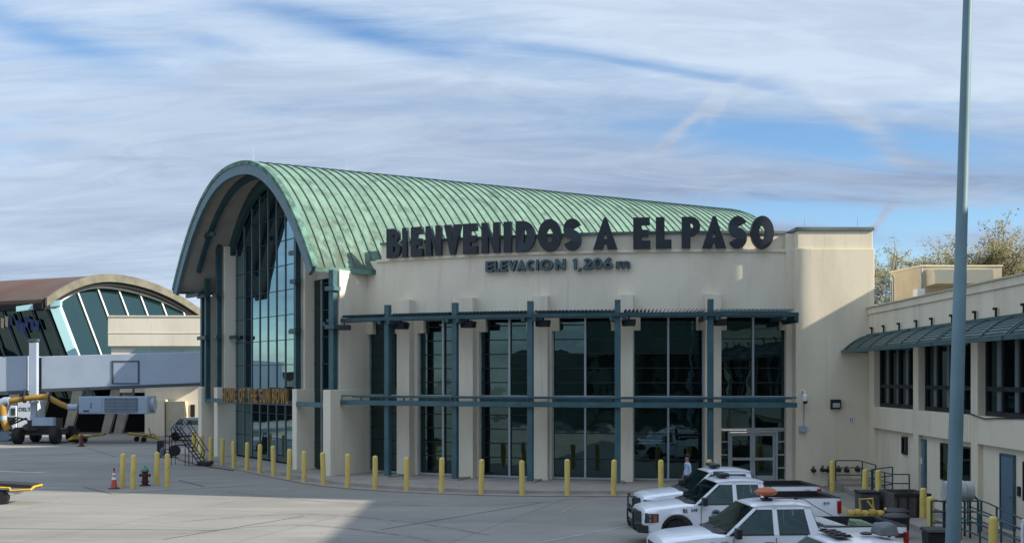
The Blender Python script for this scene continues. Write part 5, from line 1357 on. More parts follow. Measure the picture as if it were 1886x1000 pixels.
    # round door emblem: dark ring with mountain, both sides; unit number on the wing
    for s_ in (-1, 1):
        m = MB(); c = V(.82, s_*1.016, .95)
        def disc(r0, r1, a0=0, a1=360, y=0):
            k_ = 18; v_ = []
            for i in range(k_+1):
                a = R(a0+(a1-a0)*i/k_); v_ += [c+V(r0*math.cos(a), s_*y, r0*math.sin(a)), c+V(r1*math.cos(a), s_*y, r1*math.sin(a))]
            m.add(v_, [(2*i, 2*i+1, 2*i+3, 2*i+2) for i in range(k_)])
        disc(.115, .135); disc(0, .10, 0, 180)
        m.add([c+V(-.12, s_*.004, -.03), c+V(.12, s_*.004, -.03), c+V(.12, s_*.004, -.055), c+V(-.12, s_*.004, -.055)], [(0, 1, 2, 3)])
        m.build('emblem', navy, root)
    return root
def text_part(parent, txt, size, loc, rot, m, ext=.002, shear=0, sx_=1.0):
    cu = bpy.data.curves.new('tmp', 'FONT'); cu.body = txt; cu.size = size; cu.extrude = ext; cu.shear = shear; cu.align_x = 'CENTER'; cu.offset = size*.02
    ob = bpy.data.objects.new('tmp', cu); col.objects.link(ob); bpy.context.view_layer.update()
    me = bpy.data.meshes.new_from_object(ob.evaluated_get(bpy.context.evaluated_depsgraph_get()))
    bpy.data.objects.remove(ob); bpy.data.curves.remove(cu)
    me.transform(Matrix.Translation(Vector(loc))@rot@Matrix.Diagonal((sx_, 1, 1, 1))); me.materials.clear(); me.materials.append(m)
    o = bpy.data.objects.new('lettering', me); col.objects.link(o); o.parent = parent; return o
RSIDE = Matrix.Rotation(R(90), 4, 'X')            # text reading along +x, facing -y
LSIDE = Matrix.Rotation(R(180), 4, 'Z')@RSIDE     # facing +y
def flag(root, s_):
    m = MB(); y = s_*1.013
    for i in range(5): m.cm = 0; m.box(1.66, 1.80, min(y, y+s_*.004), max(y, y+s_*.004), 1.0+i*.022, 1.012+i*.022)
    m.cm = 1; y0, y1 = sorted((y+s_*.004, y+s_*.007)); m.box(1.66, 1.80, y0, y1, 1.09, 1.09+.001)
    m.cm = 1; m.box(1.74, 1.80, y0, y1, 1.05, 1.11)
    m.build('flag_decal', [red, navy], root)
# pickups face left in the photo: local +x = forward; heading -x. side seen = local +y
T1 = pickup('white crew cab pickup with bull bar, rearmost of the row, nearest the glass doors')
for s_ in (-1, 1): flag(T1, s_)
text_part(T1, '548', .13, (1.46, 1.016, 1.03), LSIDE, navy); text_part(T1, '4X4', .11, (-2.45, 1.016, 1.20), LSIDE, navy, shear=.3)
m = MB(); m.box(.25, .53, -.42, .42, 1.965, 2.06); m.box(.27, .51, -.10, .10, 1.93, 1.97); lb = m.build('light_bar', plastic, T1, bevel=.03)
m = MB(); m.box(.27, .51, -.40, -.13, 2.06, 2.075); m.box(.27, .51, .13, .40, 2.06, 2.075); m.build('lens', grille_m, lb)
m = MB(); m.lathe([(.03, 0), (.012, .03), (.006, .12)], (-.50, .3, 1.93), 8); m.build('antenna', plastic, T1)
m = MB(); m.tube([(-.92, .6, 1.2), (-.92, .6, 1.75)], .01, 5); m.build('antenna', plastic, T1)
HD = math.atan2(-math.sin(R(5)), -math.cos(R(5)))
T1.location = (7.02, 37.7, 0); T1.rotation_euler = (0, 0, HD)
T2 = dup(T1, (6.64, 34.1, 0), HD, 'white crew cab pickup with bull bar and unit number 549, second from the glass doors')
for k in kids(T2):
    if k.name.startswith('lettering'):
        bb = k.data.vertices[0].co.x
        if bb > 0: bpy.data.objects.remove(k)
text_part(T2, '549', .13, (1.46, 1.016, 1.03), LSIDE, navy)
T3 = pickup('white crew cab pickup with an orange dish beacon and open bed carrying a toolbox', True)
for s_ in (-1, 1): flag(T3, s_)
text_part(T3, '552', .12, (1.47, 1.016, 1.04), LSIDE, navy); text_part(T3, 'F-150', .12, (1.36, 1.02, .93), LSIDE, navy, shear=.4, sx_=1.2)
text_part(T3, '4X4', .17, (-2.28, 1.018, 1.18), LSIDE, navy, sx_=1.5)
m = MB(); m.box(-2.84, -2.58, 1.014, 1.022, 1.17, 1.27); m.build('badge', darkred, T3, bevel=.004)
# beacon: amber saucer on a bracket
m = MB(); m.box(.13, .35, .10, .34, 1.985, 2.03); m.cyl((.25, .22, 2.03), (.25, .22, 2.08), .05); bs = m.build('beacon_base', plastic, T3)
m = MB(); m.lathe([(.08, 2.08), (.22, 2.12), (.275, 2.17), (.27, 2.20), (.18, 2.26), (.06, 2.29), (.01, 2.295)], (.25, .22, 0), 22); m.build('beacon', amber, T3, smooth=True)
m = MB(); m.tube([(.25, .3, 2.03), (0, .42, 2.045), (-.37, .45, 2.05), (-.60, .50, 2.02), (-.80, .55, 1.88), (-1.3, .62, 1.60), (-1.75, .74, 1.47)], .009, 5); m.lathe([(.05, 0), (.04, .05), (.008, .07)], (-.4, .45, 2.02), 8); m.build('beacon_cable', rubber, T3)
T3.location = (6.28, 27.4, 0); T3.rotation_euler = (0, 0, HD)
R3 = Matrix.Translation(Vector(T3.location))@Matrix.Rotation(HD, 4, 'Z')
def in3(name, build, label, cat):   # loose things in the bed of the third truck
    m = MB(); build(m); m.v = [R3@v for v in m.v]; return m
m = in3('', lambda m: m.hexa([(-.95, -.80, .81), (-.95, .80, .81), (-1.50, .80, .81), (-1.50, -.80, .81)], [(-.95, -.80, 1.48), (-.95, .80, 1.48), (-1.50, .80, 1.44), (-1.50, -.80, 1.44)]), '', '')
o = m.build('toolbox', mat('toolbox_grey', (.40, .42, .42), .45), bevel=.02); tag(o, 'pale grey toolbox across the front of the open pickup bed', 'toolbox')
m = in3('', lambda m: m.tube([(-1.75, .3, 1.42), (-2.0, .35, 1.38), (-2.3, .45, 1.30), (-2.5, .3, 1.2)], [.12, .14, .10, .05], 8), '', '')
o = m.build('rolled_tarp', mat('green_tarp', (.16, .23, .13), .8), smooth=True); tag(o, 'pale green rolled tarp lying in the open pickup bed', 'tarp')
m = in3('', lambda m: [m.lathe([(.1, 1.0+0), (.14, 1.1), (.12, 1.28), (.04, 1.33)], (-2.55, .1+.0, 0), 10), m.lathe([(.1, 1.0), (.13, 1.1), (.1, 1.25), (.03, 1.3)], (-2.66, -.2, 0), 10)], '', '')
o = m.build('plastic_bag', whitem, smooth=True); tag(o, 'crumpled white bags near the tailgate of the open pickup bed', 'bag')
T4 = dup(T1, (6.5, 21.5, 0), HD, 'white pickup at the bottom edge, only its roof and light bar showing')
for k in kids(T4):
    if k.name.startswith('light_bar'):
        for g_ in kids(k): bpy.data.objects.remove(g_)
        bpy.data.objects.remove(k)
m = MB()
for i in range(2):
    for j in range(8):
        if (i+j) % 2: m.box(.29+i*.13, .41+i*.13, -.48+j*.12, -.38+j*.12, 1.975, 2.005)
m.box(.27, .57, -.5, .5, 1.96, 1.975)
m.v = [v+T4.location for v in m.v]; m.build('light_bar', plastic, T4)
m = MB(); m.lathe([(.10, 1.97), (.12, 2.0), (.06, 2.02)], (-.1, .2, 0), 10); m.v = [v+T4.location for v in m.v]; m.build('lamp_foot', plastic, T4)
R4 = Matrix.Translation(Vector(T4.location))@Matrix.Rotation(HD, 4, 'Z')
m = MB(); m.hexa([(-.62, .10, 1.975), (-.22, .02, 1.975), (-.22, .52, 1.975), (-.62, .56, 1.975)], [(-.58, .16, 2.22), (-.26, .10, 2.20), (-.24, .44, 2.16), (-.56, .50, 2.20)])
m.v = [R4@v for v in m.v]; o = m.build('canvas_bag', mat('grey_canvas', (.13, .145, .145), .9, var=.3, vscale=8), bevel=.06, segs=3); tag(o, 'grey canvas bag sitting on the roof of the pickup at the bottom edge', 'bag')

# small white van behind the ladder
SV = thing('utility_van', 'small white utility van with sloping nose half hidden by the arch pillars', 'van', tuple(G(345, 808)))
yv = 88.5; kx = yv/F
def vx(px): return (px-943)*kx
m = MB(); pr = [(313, .35), (313, 1.05), (318, 1.25), (330, 1.72), (333, 1.78), (395, 1.82), (395, .35)]
m.prism([V(vx(a), yv, z) for a, z in pr], V(0, 1.9, 0)); m.build('body', white_p, SV, bevel=.06)
m = MB(); m.prism([V(vx(321.5), yv-.01, 1.25), V(vx(331), yv-.01, 1.62), V(vx(337), yv-.01, 1.62), V(vx(337), yv-.01, 1.25)], V(0, -.012, 0)); m.build('side_window', glass_f, SV)
m = MB(); m.box(vx(345), vx(368), yv-.02, yv-.003, 1.25, 1.6); m.build('side_window', glass_f, SV)
m = MB(); m.box(vx(312), vx(316), yv-.02, yv+.4, .75, 1.0); m.build('headlight', lampg, SV)
m = MB(); m.box(vx(312), vx(395), yv-.04, yv+1.94, .3, .42); m.build('bumper', plastic, SV)
for px in (323, 383):
    m = MB(); m.lathe([(.15, -.12), (.33, -.12), (.35, -.08), (.35, .12), (.15, .12)], (vx(px), yv+.1, .35), 18, 'y'); m.build('wheel', rubber, SV, smooth=True)
# far white truck with DELTA
DT = thing('box_truck', 'far white truck with DELTA lettering seen behind the bridge wheels', 'truck', tuple(G(40, 790)))
yt = 97.0; kx2 = yt/F
def tx(px): return (px-943)*kx2
m = MB(); m.box(tx(32), tx(64), yt, yt+2.2, .5, 2.9); m.build('cargo_box', white_v, DT, bevel=.04)
m = MB(); m.prism([V(tx(4), yt-.1, .5), V(tx(4), yt-.1, 1.5), V(tx(12), yt-.1, 1.65), V(tx(20), yt-.1, 2.5), V(tx(31), yt-.1, 2.5), V(tx(31), yt-.1, .5)], V(0, 2.2, 0)); cb = m.build('cab', white_v, DT, bevel=.05)
m = MB(); m.box(tx(14), tx(29), yt-.14, yt-.103, 1.0, 1.55); m.build('grille', plastic, cb)
m = MB(); m.box(tx(21), tx(29), yt-.14, yt-.103, 1.7, 2.3); m.build('side_window', glass_f, cb)
lt = text_part(DT, 'DELTA', .45, (0, 0, 0), RSIDE, navy); lt.location = Vector((tx(49), yt-.02, 2.05))-DT.location
for px in (14, 52):
    m = MB(); m.lathe([(.2, -.15), (.45, -.15), (.5, -.1), (.5, .15), (.2, .15)], (tx(px), yt, .5), 18, 'y'); m.build('wheel', rubber, DT, smooth=True)
# belt loader at the left edge
BL = thing('belt_loader', 'white and yellow belt loader nose with black belt at the left edge', 'belt loader', tuple(G(-10, 926)))
yb = 44.0; kb = yb/F
def lx(px): return (px-943)*kb
def lz(py): return CAMZ+(HOR-py)*kb
m = MB(); m.hexa([(lx(-90), yb, lz(893)), (lx(58), yb, lz(899)), (lx(58), yb+.9, lz(899)), (lx(-90), yb+.9, lz(893))], [(lx(-90), yb, lz(884)), (lx(58), yb, lz(893)), (lx(58), yb+.9, lz(893)), (lx(-90), yb+.9, lz(884))]); m.build('belt', rubber, BL)
m = MB(); m.tube([(lx(-90), yb-.03, lz(893)), (lx(18), yb-.03, lz(898)), (lx(20), yb-.03, lz(903)), (lx(57), yb-.03, lz(901)), (lx(61), yb+.1, lz(896)), (lx(61), yb+.8, lz(896)), (lx(57), yb+.93, lz(900)), (lx(-90), yb+.93, lz(892))], .045, 8); m.build('edge_rail', yellow_m, BL, smooth=True)
m = MB(); m.hexa([(lx(-90), yb+.1, lz(915)), (lx(22), yb+.1, lz(912)), (lx(22), yb+.8, lz(912)), (lx(-90), yb+.8, lz(915))], [(lx(-90), yb+.1, lz(903)), (lx(34), yb+.1, lz(905)), (lx(34), yb+.8, lz(905)), (lx(-90), yb+.8, lz(903))]); m.build('chassis', white_v, BL, bevel=.03)
m = MB(); m.lathe([(.1, -.1), (.26, -.1), (.28, -.06), (.28, .06), (.26, .1), (.1, .1)], (lx(2), yb+.1, .28), 18, 'y'); m.build('wheel', rubber, BL, smooth=True)
# white slatted cart at right edge
UC = thing('utility_cart', 'white slatted cart with an orange lamp cut by the right edge', 'cart', tuple(V(10.6, 24, 0)))
yc = 24.5; kc = yc/F; UC.location = (11.5, 24.8, 0)
m = MB(); x0 = 11.25; m.box(x0, x0+1.6, yc, yc+.7, .4, 1.78)
u = m.build('body', white_v, UC, bevel=.03)
m = MB()
for k in range(4): m.box(x0-.03, x0-.003, yc+.05+k*.17, yc+.13+k*.17, .6, 1.7)
for k in range(5): m.box(x0+.05+k*.2, x0+.15+k*.2, yc-.03, yc-.003, .5, 1.7)
m.build('slat', whitem, u)
m = MB(); m.lathe([(.07, 0), (.07, .1), (.03, .14)], (x0+.1, yc+.55, 1.78), 12); m.build('lamp', amber, UC, smooth=True)
for a in (.3, 1.3):
    m = MB(); m.lathe([(.1, -.08), (.25, -.08), (.25, .08), (.1, .08)], (x0+a, yc+.05, .25), 14, 'y'); m.build('wheel', rubber, UC, smooth=True)

# ------------------------------------------------------------------ person behind the pickups
def person(loc):
    t = thing('person', 'dark haired person in a pale blue shirt standing behind the parked pickups', 'person', tuple(loc))
    me = bpy.data.meshes.new('body')
    J = {'pel': (0, 0, .95, .14), 'chest': (0, 0, 1.28, .155), 'neck0': (0, 0, 1.46, .075), 'neck': (-.01, 0, 1.54, .055), 'head0': (-.02, 0, 1.62, .085), 'head': (-.02, 0, 1.72, .08),
         'sl': (0, .19, 1.42, .06), 'el': (.02, .25, 1.14, .045), 'hl': (-.08, .24, .90, .032), 'sr': (0, -.19, 1.42, .06), 'er': (.02, -.25, 1.14, .045), 'hr': (-.10, -.22, .92, .032),
         'll': (0, .10, .86, .10), 'kl': (-.05, .11, .49, .065), 'al': (.02, .11, .09, .045), 'tl': (-.13, .12, .04, .04), 'lr': (0, -.10, .86, .10), 'kr': (.03, -.11, .49, .065), 'ar': (.10, -.11, .10, .045), 'tr': (-.05, -.12, .04, .04)}
    ks = list(J); E = [('pel', 'chest'), ('chest', 'neck0'), ('neck0', 'neck'), ('neck', 'head0'), ('head0', 'head'), ('neck0', 'sl'), ('sl', 'el'), ('el', 'hl'), ('neck0', 'sr'), ('sr', 'er'), ('er', 'hr'), ('pel', 'll'), ('ll', 'kl'), ('kl', 'al'), ('al', 'tl'), ('pel', 'lr'), ('lr', 'kr'), ('kr', 'ar'), ('ar', 'tr')]
    for s_, h_ in ((1, 'hl'), (-1, 'hr')):      # fingers and thumb
        hx, hy, hz_, _ = J[h_]
        for i in range(4):
            k1, k2 = 'f%s%d' % (h_, i), 'g%s%d' % (h_, i)
            J[k1] = (hx-.02+.018*i-.01, hy, hz_-.085-.006*(i in (1, 2)), .009); J[k2] = (hx-.035+.018*i, hy-s_*.02, hz_-.135-.008*(i in (1, 2)), .008); E += [(h_, k1), (k1, k2)]
        J['t'+h_] = (hx-.05, hy-s_*.01, hz_-.05, .011); E.append((h_, 't'+h_))
    ks = list(J)
    me.from_pydata([J[k][:3] for k in ks], [(ks.index(a), ks.index(b)) for a, b in E], [])
    o = bpy.data.objects.new('body', me); col.objects.link(o); o.parent = t
    sk = o.modifiers.new('skin', 'SKIN')
    for i, k in enumerate(ks):
        v = me.skin_vertices[0].data[i]; v.radius = (J[k][3]*(.8 if k in ('chest', 'pel') else 1), J[k][3]*(1.15 if k in ('chest', 'pel') else 1)); v.use_root = (k == 'pel')
    ss = o.modifiers.new('sub', 'SUBSURF'); ss.levels = 2; ss.render_levels = 2
    bpy.context.view_layer.update()
    dg = bpy.context.evaluated_depsgraph_get(); m2 = bpy.data.meshes.new_from_object(o.evaluated_get(dg)); o.modifiers.clear(); o.data = m2
    m2.materials.clear()
    for mm_ in (skin, shirt, trousers, black): m2.materials.append(mm_)
    for p in m2.polygons:
        c = p.center; p.use_smooth = True
        p.material_index = 3 if c.z < .10 else 2 if (c.z < 1.0 and abs(c.y) < .21) else 1 if (1.0 <= c.z < 1.49 and not (c.z < 1.1 and abs(c.y) > .2)) else 0
    m = MB(); c = Vector((-.015, 0, 1.72))+t.location
    m.v = []; n1_, n2_ = 14, 8; vs = []
    for i in range(n2_+1):
        ph = R(90-110*i/n2_)
        for j in range(n1_): a = 2*math.pi*j/n1_; rr_ = .108; vs.append(c+V(rr_*math.cos(ph)*math.cos(a)+.02+(.02 if math.cos(a) > 0 else 0), rr_*.9*math.cos(ph)*math.sin(a), .10*math.sin(ph)+.035+(.035 if (math.cos(a) < -.4 and ph < 0) else 0)))
    m.add(vs, [(i*n1_+j, i*n1_+(j+1) % n1_, (i+1)*n1_+(j+1) % n1_, (i+1)*n1_+j) for i in range(n2_) for j in range(n1_)]); m.build('hair', hair, t, smooth=True)
    m = MB(); f = t.location+V(-.115, 0, 1.69)
    m.hexa([f+V(0, -.014, -.03), f+V(0, .014, -.03), f+V(.02, .014, -.03), f+V(.02, -.014, -.03)], [f+V(.015, -.006, .02), f+V(.015, .006, .02), f+V(.03, .006, .02), f+V(.03, -.006, .02)]); m.build('nose', skin, t)
    m = MB()
    for y in (-.032, .032): m.lathe([(.003, -.008), (.009, -.004), (.009, .002), (.003, .006)], t.location+V(-.104, y, 1.715), 8, 'x')
    m.build('eyes', black, t)
    m = MB(); m.box(t.location.x-.108, t.location.x-.095, t.location.y-.022, t.location.y+.022, t.location.z+1.635, t.location.z+1.643); m.build('mouth', darkred, t)
    m = MB()
    for y in (-.09, .09): m.lathe([(.012, -.008), (.026, -.004), (.026, .004), (.01, .01)], t.location+V(.0, y, 1.69), 8, 'y')
    m.build('ears', skin, t)
    # lanyard
    m = MB(); m.tube([t.location+V(-.10, -.05, 1.44), t.location+V(-.155, 0, 1.2), t.location+V(-.10, .05, 1.44)], .009, 5); m.build('lanyard', navy, t)
    return t
pr_ = person((0, 0, 0)); pr_.location = (7.05, 45.8, -.0); pr_.rotation_euler = (0, 0, R(18))

# ------------------------------------------------------------------ hydrant, cones, small equipment
HY = thing('fire_hydrant', 'dark red fire hydrant with a green bonnet between yellow bollards', 'fire hydrant', tuple(G(267, 894)))
p = G(267, 894)
m = MB(); m.lathe([(.24, 0), (.24, .05), (.14, .06), (.14, .16), (.19, .17), (.19, .22), (.14, .23), (.13, .60), (.17, .62), (.17, .66)], p, 18); m.build('barrel', darkred, HY, smooth=True)
m = MB(); m.lathe([(.175, .66), (.165, .72), (.11, .80), (.04, .84), (.035, .91), (.01, .92)], p, 18); m.build('bonnet', greenp, HY, smooth=True)
for d in (V(-1, 0, 0), V(1, 0, 0), V(0, -1, 0)):
    m = MB(); q = p+V(0, 0, .48); m.cyl(q+d*.10, q+d*.19, .06, .06, 12); m.cyl(q+d*.19, q+d*.25, .078, .07, 8); m.build('outlet_cap', darkred, HY)
def cone(p, s_, label, bandc=True):
    t = thing('traffic_cone', label, 'traffic cone', tuple(p))
    m = MB(); m.box(p.x-.2*s_, p.x+.2*s_, p.y-.2*s_, p.y+.2*s_, 0, .04*s_); m.build('base', plastic, t, bevel=.01)
    m = MB(); m.lathe([(.145*s_, .04*s_), (.075*s_, .52*s_), (.045*s_, .72*s_), (.03*s_, .86*s_), (.01*s_, .87*s_)], p, 18); cc = m.build('cone', orangec if bandc else darkred, t, smooth=True)
    if bandc:
        m = MB(); m.lathe([(.098*s_, .40*s_), (.079*s_, .53*s_)], p, 18); m.lathe([(.070*s_, .60*s_), (.056*s_, .70*s_)], p, 18); m.build('reflective_band', whitem, cc, smooth=True)
        m = MB(); m.lathe([(.035*s_, .80*s_), (.036*s_, .90*s_), (.01*s_, .91*s_)], p, 12); m.build('tip', plastic, cc)
cone(G(210, 899.5), 1.0, 'orange traffic cone with two white bands beside the hydrant bollards')
cone(G(150, 822), 1.15, 'dark red cone standing on the yellow tow bar base at the left', False)
def towbar(a, b, label, fat=1.0):
    d = (b-a); ln = d.length; d.normalize(); q = V(-d.y, d.x, 0); t = thing('tow_bar', label, 'tow bar', tuple(a))
    m = MB(); m.tube([a+V(0, 0, .52), lerp(a, b, .55)+V(0, 0, .45)], .10*fat, 10); m.tube([lerp(a, b, .55)+V(0, 0, .45), b+V(0, 0, .35)], .08*fat, 10)
    m.tube([lerp(a, b, .5)+V(0, 0, .42), lerp(a, b, .72)+q*.3+V(0, 0, .62), b+V(0, 0, .35)], .05*fat, 8); m.tube([lerp(a, b, .5)+V(0, 0, .42), lerp(a, b, .72)-q*.3+V(0, 0, .62), b+V(0, 0, .35)], .05*fat, 8)
    m.build('bar', yellow_m, t, smooth=True)
    m = MB(); m.cyl(a+V(0, 0, .5), a-d*.35+V(0, 0, .54), .09, .05, 8); m.tube([lerp(a, b, .75)+V(0, 0, .5), lerp(a, b, .68)+V(0, 0, 1.1)], .03, 5); m.build('hitch', plastic, t)
    for f in (.42, .66):
        m = MB(); c = lerp(a, b, f)-q*.35; m.lathe([(.06, -.06), (.2, -.06), (.2, .06), (.06, .06)], c+V(0, 0, .2), 14, 'y'); m.build('wheel', rubber, t, smooth=True)
        m = MB(); m.tube([c+V(0, 0, .2), lerp(a, b, f)+V(0, 0, .42)], .04, 6); m.build('wheel_arm', yellow_m, t)
towbar(G(238, 810), G(292, 816), 'yellow aircraft tow bar on small wheels left of the dark red cart')
towbar(G(190, 812), G(126, 818), 'yellow tow bar lying low left of the hydrant near the bridge wheels', .9)
# dark red equipment cart
ct = thing('equipment_cart', 'dark red hose cart with gauges and cylinders near the rolling ladder', 'cart', tuple(G(303, 842)))
p = G(303, 842)
m = MB(); m.box(p.x-.45, p.x-.15, p.y-.1, p.y+.5, .25, 1.05); m.build('tank', black, ct, bevel=.05)
m = MB(); m.lathe([(.16, .1), (.16, .5), (.08, .56), (.05, .66)], p+V(-.05, -.2, 0), 14); m.build('cylinder', whitem if False else grille_m, ct, smooth=True)
m = MB()
for x in (.05, .3): m.tube([(p.x+x, p.y, .2), (p.x+x, p.y, 1.35)], .035, 6)
for z in (.5, .9, 1.3): m.tube([(p.x+.05, p.y, z), (p.x+.3, p.y, z)], .035, 6)
m.box(p.x-.45, p.x+.7, p.y-.1, p.y+.6, .2, .26); m.build('frame', darkred, ct)
m = MB(); m.lathe([(.2, -.12), (.34, -.12), (.34, .12), (.2, .12)], (p.x+.62, p.y, .42), 18, 'y'); m.build('hose_reel', rubber, ct, smooth=True)
for x in (-.3, .4):
    m = MB(); m.lathe([(.05, -.05), (.17, -.05), (.17, .05), (.05, .05)], (p.x+x, p.y-.12, .17), 12, 'y'); m.build('wheel', rubber, ct, smooth=True)
hs = [p+V(.62, 0, .1), G(330, 846, .03), G(352, 852, .03), G(378, 858, .03), G(430, 866, .03)]
m = MB(); m.tube(hs, .03, 6); tag(m.build('ground_hose', darkred, smooth=True), 'thin dark red hose running over the apron from the cart to the kerb', 'hose')
# rolling ladder
la = thing('rolling_ladder', 'black rolling stair ladder leaning down to the right by the arch pillars', 'ladder', tuple(G(372, 858)))
p = G(374, 858); y = p.y; ka = y/F
def P2(px, py, dy=0): return V((px-943)*ka, y+dy, CAMZ+(HOR-py)*ka)
m = MB()
for dy in (0, .7):
    m.tube([P2(369, 857, dy), P2(318, 786, dy)], .035, 6); m.tube([P2(376, 856, dy), P2(323, 784, dy)], .03, 6)
    m.tube([P2(378, 833, dy), P2(342, 778, dy), P2(332, 770, dy), P2(318, 786, dy)], .025, 6)
    for f in (.15, .4, .65, .9): m.tube([lerp(P2(376, 856, dy), P2(323, 784, dy), f), lerp(P2(379, 838, dy), P2(336, 772, dy), f)], .02, 5)
    m.tube([P2(341, 817, dy), P2(341, 857, dy)], .025, 6); m.tube([P2(348, 822, dy), P2(348, 857, dy)], .02, 6); m.tube([P2(316, 820, dy), P2(344, 820, dy)], .02, 6); m.tube([P2(316, 786, dy), P2(316, 857, dy)], .02, 6)
m.tube([P2(300, 860, .35), P2(372, 858, .35)], .03, 6)
m.build('frame', plastic, la)
m = MB()
for f in [i/11 for i in range(1, 11)]: a = lerp(P2(369, 857), P2(318, 786), f); m.box(a.x, a.x+.2, y, y+.7, a.z, a.z+.03)
m.build('tread', plastic, la)
m = MB(); q = P2(370, 858); m.box(q.x-.2, q.x+.5, y-.1, y+.8, .05, .25); m.build('foot', plastic, la, bevel=.02)

# ------------------------------------------------------------------ right yard: railings, tank, bins
def railing(name, pts, h, label, nb=3, m_=steel, fill=None, close=True):
    t = thing(name, label, 'railing', tuple(pts[0]))
    m = MB()
    for k in range(nb):
        zz = h*(k+1)/nb
        m.tube([p+V(0, 0, zz) for p in pts], .026, 6)
    m.build('rail', m_, t)
    tot = sum((b-a).length for a, b in zip(pts, pts[1:])); n_ = max(1, round(tot/1.3))
    for i in range(n_+1):
        s_ = tot*i/n_; 
        for a, b in zip(pts, pts[1:]):
            l_ = (b-a).length
            if s_ <= l_+1e-6: q = a+(b-a)*(s_/l_); break
            s_ -= l_
        m = MB(); m.tube([q, q+V(0, 0, h)], .03, 6); m.build('post', m_, t)
    return t
# ramp with kerb beside the wing
m = MB()
rA = [V(14.25, 50.9, 0), V(15.2, 50.9, 0), V(15.85, 50.6, 0), V(15.6, 43.8, 0), V(14.3, 43.8, 0)]
m.prism([V(14.2, 49.0, 0), V(15.85, 49.0, 0), V(15.6, 44.2, 0), V(13.9, 44.2, 0)], V(0, 0, .22)); m.prism([V(14.2, 51.45, .0), V(15.9, 51.45, .0), V(15.85, 49.0, .0), V(14.2, 49.0, .0)], V(0, 0, .35))
tag(m.build('ramp', concrete), kind='structure')
railing('hand_railing', [V(14.25, 50.2, .3), V(15.3, 50.2, .3), V(15.5, 48.6, .22)], .95, 'grey pipe hand railing at the top of the ramp by the end block')
railing('hand_railing', [V(14.75, 46.6, .1), V(15.55, 46.6, .2)], 1.05, 'grey pipe hand railing across the ramp before the first blue door')
railing('hand_railing', [V(14.7, 46.6, .1), V(14.75, 44.2, .1), V(15.4, 44.2, .1)], 1.05, 'grey pipe hand railing turning round the first blue door landing')
m = MB(); m.prism([V(13.0, 38.4, 0), V(15.1, 38.4, 0), V(14.9, 30.0, 0), V(12.6, 30.0, 0)], V(0, 0, .18)); tag(m.build('landing', concrete), kind='structure')
t = railing('hand_railing', [V(12.25, 33.3, .35), V(13.62, 33.3, .35)], .95, 'dark lattice railing panel below the white tank', 3)
railing('hand_railing', [V(13.05, 35.8, .18), V(13.1, 33.0, .18), V(13.25, 29.5, .02)], .95, 'grey pipe hand railing descending right of the light pole')
railing('hand_railing', [V(14.55, 36.4, .18), V(14.3, 34.2, .18), V(14.0, 30.6, .02)], .95, 'grey pipe hand railing beside the second blue door')
tk = thing('storage_tank', 'white and grey cylindrical tank lying on a frame partly behind the pole', 'tank', (14.3, 37.2, 0))
m = MB(); m.tube([V(12.80, 33.8, 1.55), V(13.62, 33.8, 1.55)], .29, 20); m.lathe([(.295, -.04), (.31, 0), (.295, .04)], (13.35, 33.8, 1.55), 20, 'x'); m.build('vessel', mat('tank_white', (.42, .42, .40), .55, var=.25, vscale=3), tk, smooth=True)
m = MB()
for x in (12.9, 13.5):
    m.tube([(x, 33.6, 0.1), (x, 33.6, 1.3)], .03, 6); m.tube([(x, 34.0, 0.1), (x, 34.0, 1.3)], .03, 6)
m.tube([(13.62, 33.8, 1.5), (13.8, 33.8, 1.3), (13.8, 33.8, .5)], .02, 6); m.build('stand', plastic, tk)
def bin_(p, r, h, label, sq=False):
    t = thing('trash_bin', label, 'bin', tuple(p))
    m = MB()
    if sq:
        m.hexa([p+V(-r*.8, -r*.8, .05), p+V(r*.8, -r*.8, .05), p+V(r*.8, r*.8, .05), p+V(-r*.8, r*.8, .05)], [p+V(-r, -r, h), p+V(r, -r, h), p+V(r, r, h), p+V(-r, r, h)]); m.build('body', black, t, bevel=.04)
        m = MB(); m.hexa([p+V(-r-.04, -r-.06, h), p+V(r+.04, -r-.06, h), p+V(r+.04, r+.04, h), p+V(-r-.04, r+.04, h)], [p+V(-r, -r, h+.07), p+V(r, -r, h+.07), p+V(r, r, h+.09), p+V(-r, r, h+.09)]); m.build('lid', plastic, t, bevel=.02)
    else:
        m.lathe([(r*.85, 0), (r, h*.95), (r*1.04, h)], p, 20); m.build('body', black, t, smooth=True)
        m = MB(); m.lathe([(r*1.07, h), (r*1.07, h+.04), (r*.8, h+.10), (r*.1, h+.12)], p, 20); m.build('lid', plastic, t, smooth=True)
    return t
bin_(V(10.45, 31.0, 0), .34, 1.10, 'round black trash bin just right of the tailgate with the dark badge')
bin_(V(10.75, 29.0, 0), .26, 1.0, 'square black bin with lid between the round bin and the tall bollard', True)
bin_(V(11.75, 34.8, 0), .36, .80, 'dark rubbish tub behind the lattice railing left of the pole')
dm = thing('dumpster', 'low grey brown open skip behind the black bins', 'skip', (13.2, 39.5, 0))
m = MB(); x0, x1, y0, y1 = 13.0, 14.25, 38.8, 40.4; h = .95
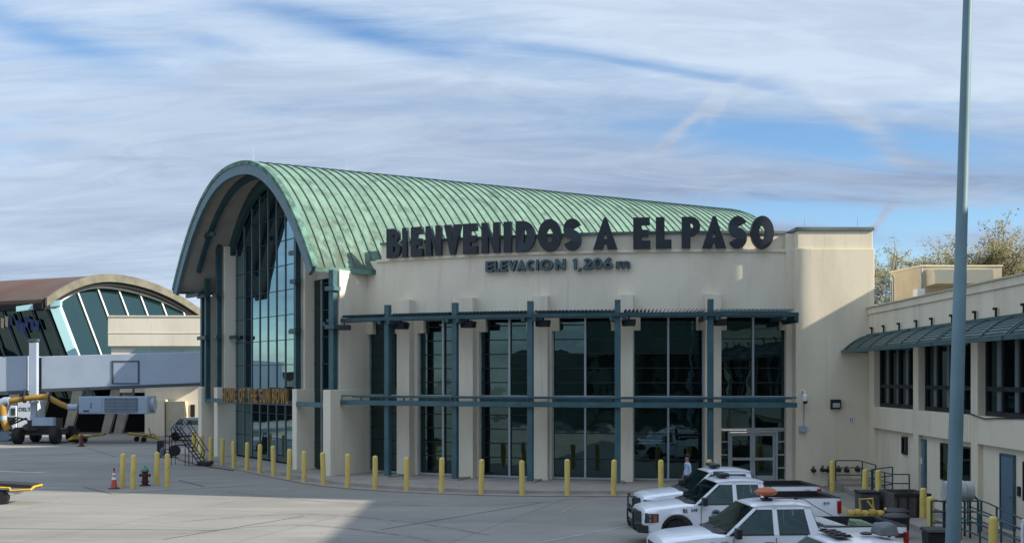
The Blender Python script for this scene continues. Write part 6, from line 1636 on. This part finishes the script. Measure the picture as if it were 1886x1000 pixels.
for a in ((x0, x0+.06, y0, y1), (x1-.06, x1, y0, y1), (x0+.06, x1-.06, y0, y0+.06), (x0+.06, x1-.06, y1-.06, y1)): m.box(*a, .1, h)
m.box(x0+.06, x1-.06, y0+.06, y1-.06, .1, .2); m.build('body', mat('skip_brown', (.085, .075, .065), .8, var=.3, vscale=3), dm)
m = MB()
for k in range(4): m.box(x0+.1+k*.33, x0+.16+k*.33, y0-.05, y0-.003, .12, .9)
m.box(x0, x1, y0-.06, y0-.003, .88, .96); m.build('rib', plastic, dm)
# grey crates stacked left of the skip
t = thing('crate_stack', 'grey lidded crate standing left of the skip', 'crate', (12.4, 40, 0))
m = MB(); m.box(12.2, 12.85, 39.8, 40.6, 0, .85); m.build('body', mat('crate_grey', (.06, .065, .07), .8, var=.3, vscale=4), t, bevel=.03)
m = MB(); m.box(12.17, 12.88, 39.77, 40.63, .85, .92); m.build('lid', plastic, t, bevel=.02)
# yellow tow heads
t = thing('tow_bar_rack', 'yellow metal tow equipment rack at the foot of the paired bollards', 'rack', (12.0, 39, 0))
p = V(12.0, 38.8, 0)
m = MB()
for k in range(5): m.lathe([(.05, -.1), (.14, -.08), (.14, .08), (.05, .1)], p+V(-.5+k*.25, 0, .26+.04*(k % 2)), 10, 'x')
m.tube([p+V(-.6, 0, .28), p+V(.75, 0, .3)], .06, 8); m.tube([p+V(-.1, .1, .3), p+V(-.15, .1, .75), p+V(.3, .1, .78), p+V(.35, .1, .3)], .035, 6); m.tube([p+V(-.5, -.3, .12), p+V(.8, -.25, .12)], .04, 6); m.tube([p+V(.1, 0, .7), p+V(.45, 0, .25)], .035, 6)
m.lathe([(.16, -.04), (.2, 0), (.16, .04)], p+V(.72, 0, .3), 12, 'x')
m.build('frame', layered('pale_yellow', (.60, .40, .09), [((.3, .2, .06), 4, (1, 1, 1), .5, .7, .7)], .6), t, smooth=True)
m = MB()
for k in (-.4, .5): m.lathe([(.03, -.04), (.12, -.04), (.12, .04), (.03, .04)], p+V(k, -.3, .12), 12, 'y')
m.build('wheel', rubber, t, smooth=True)
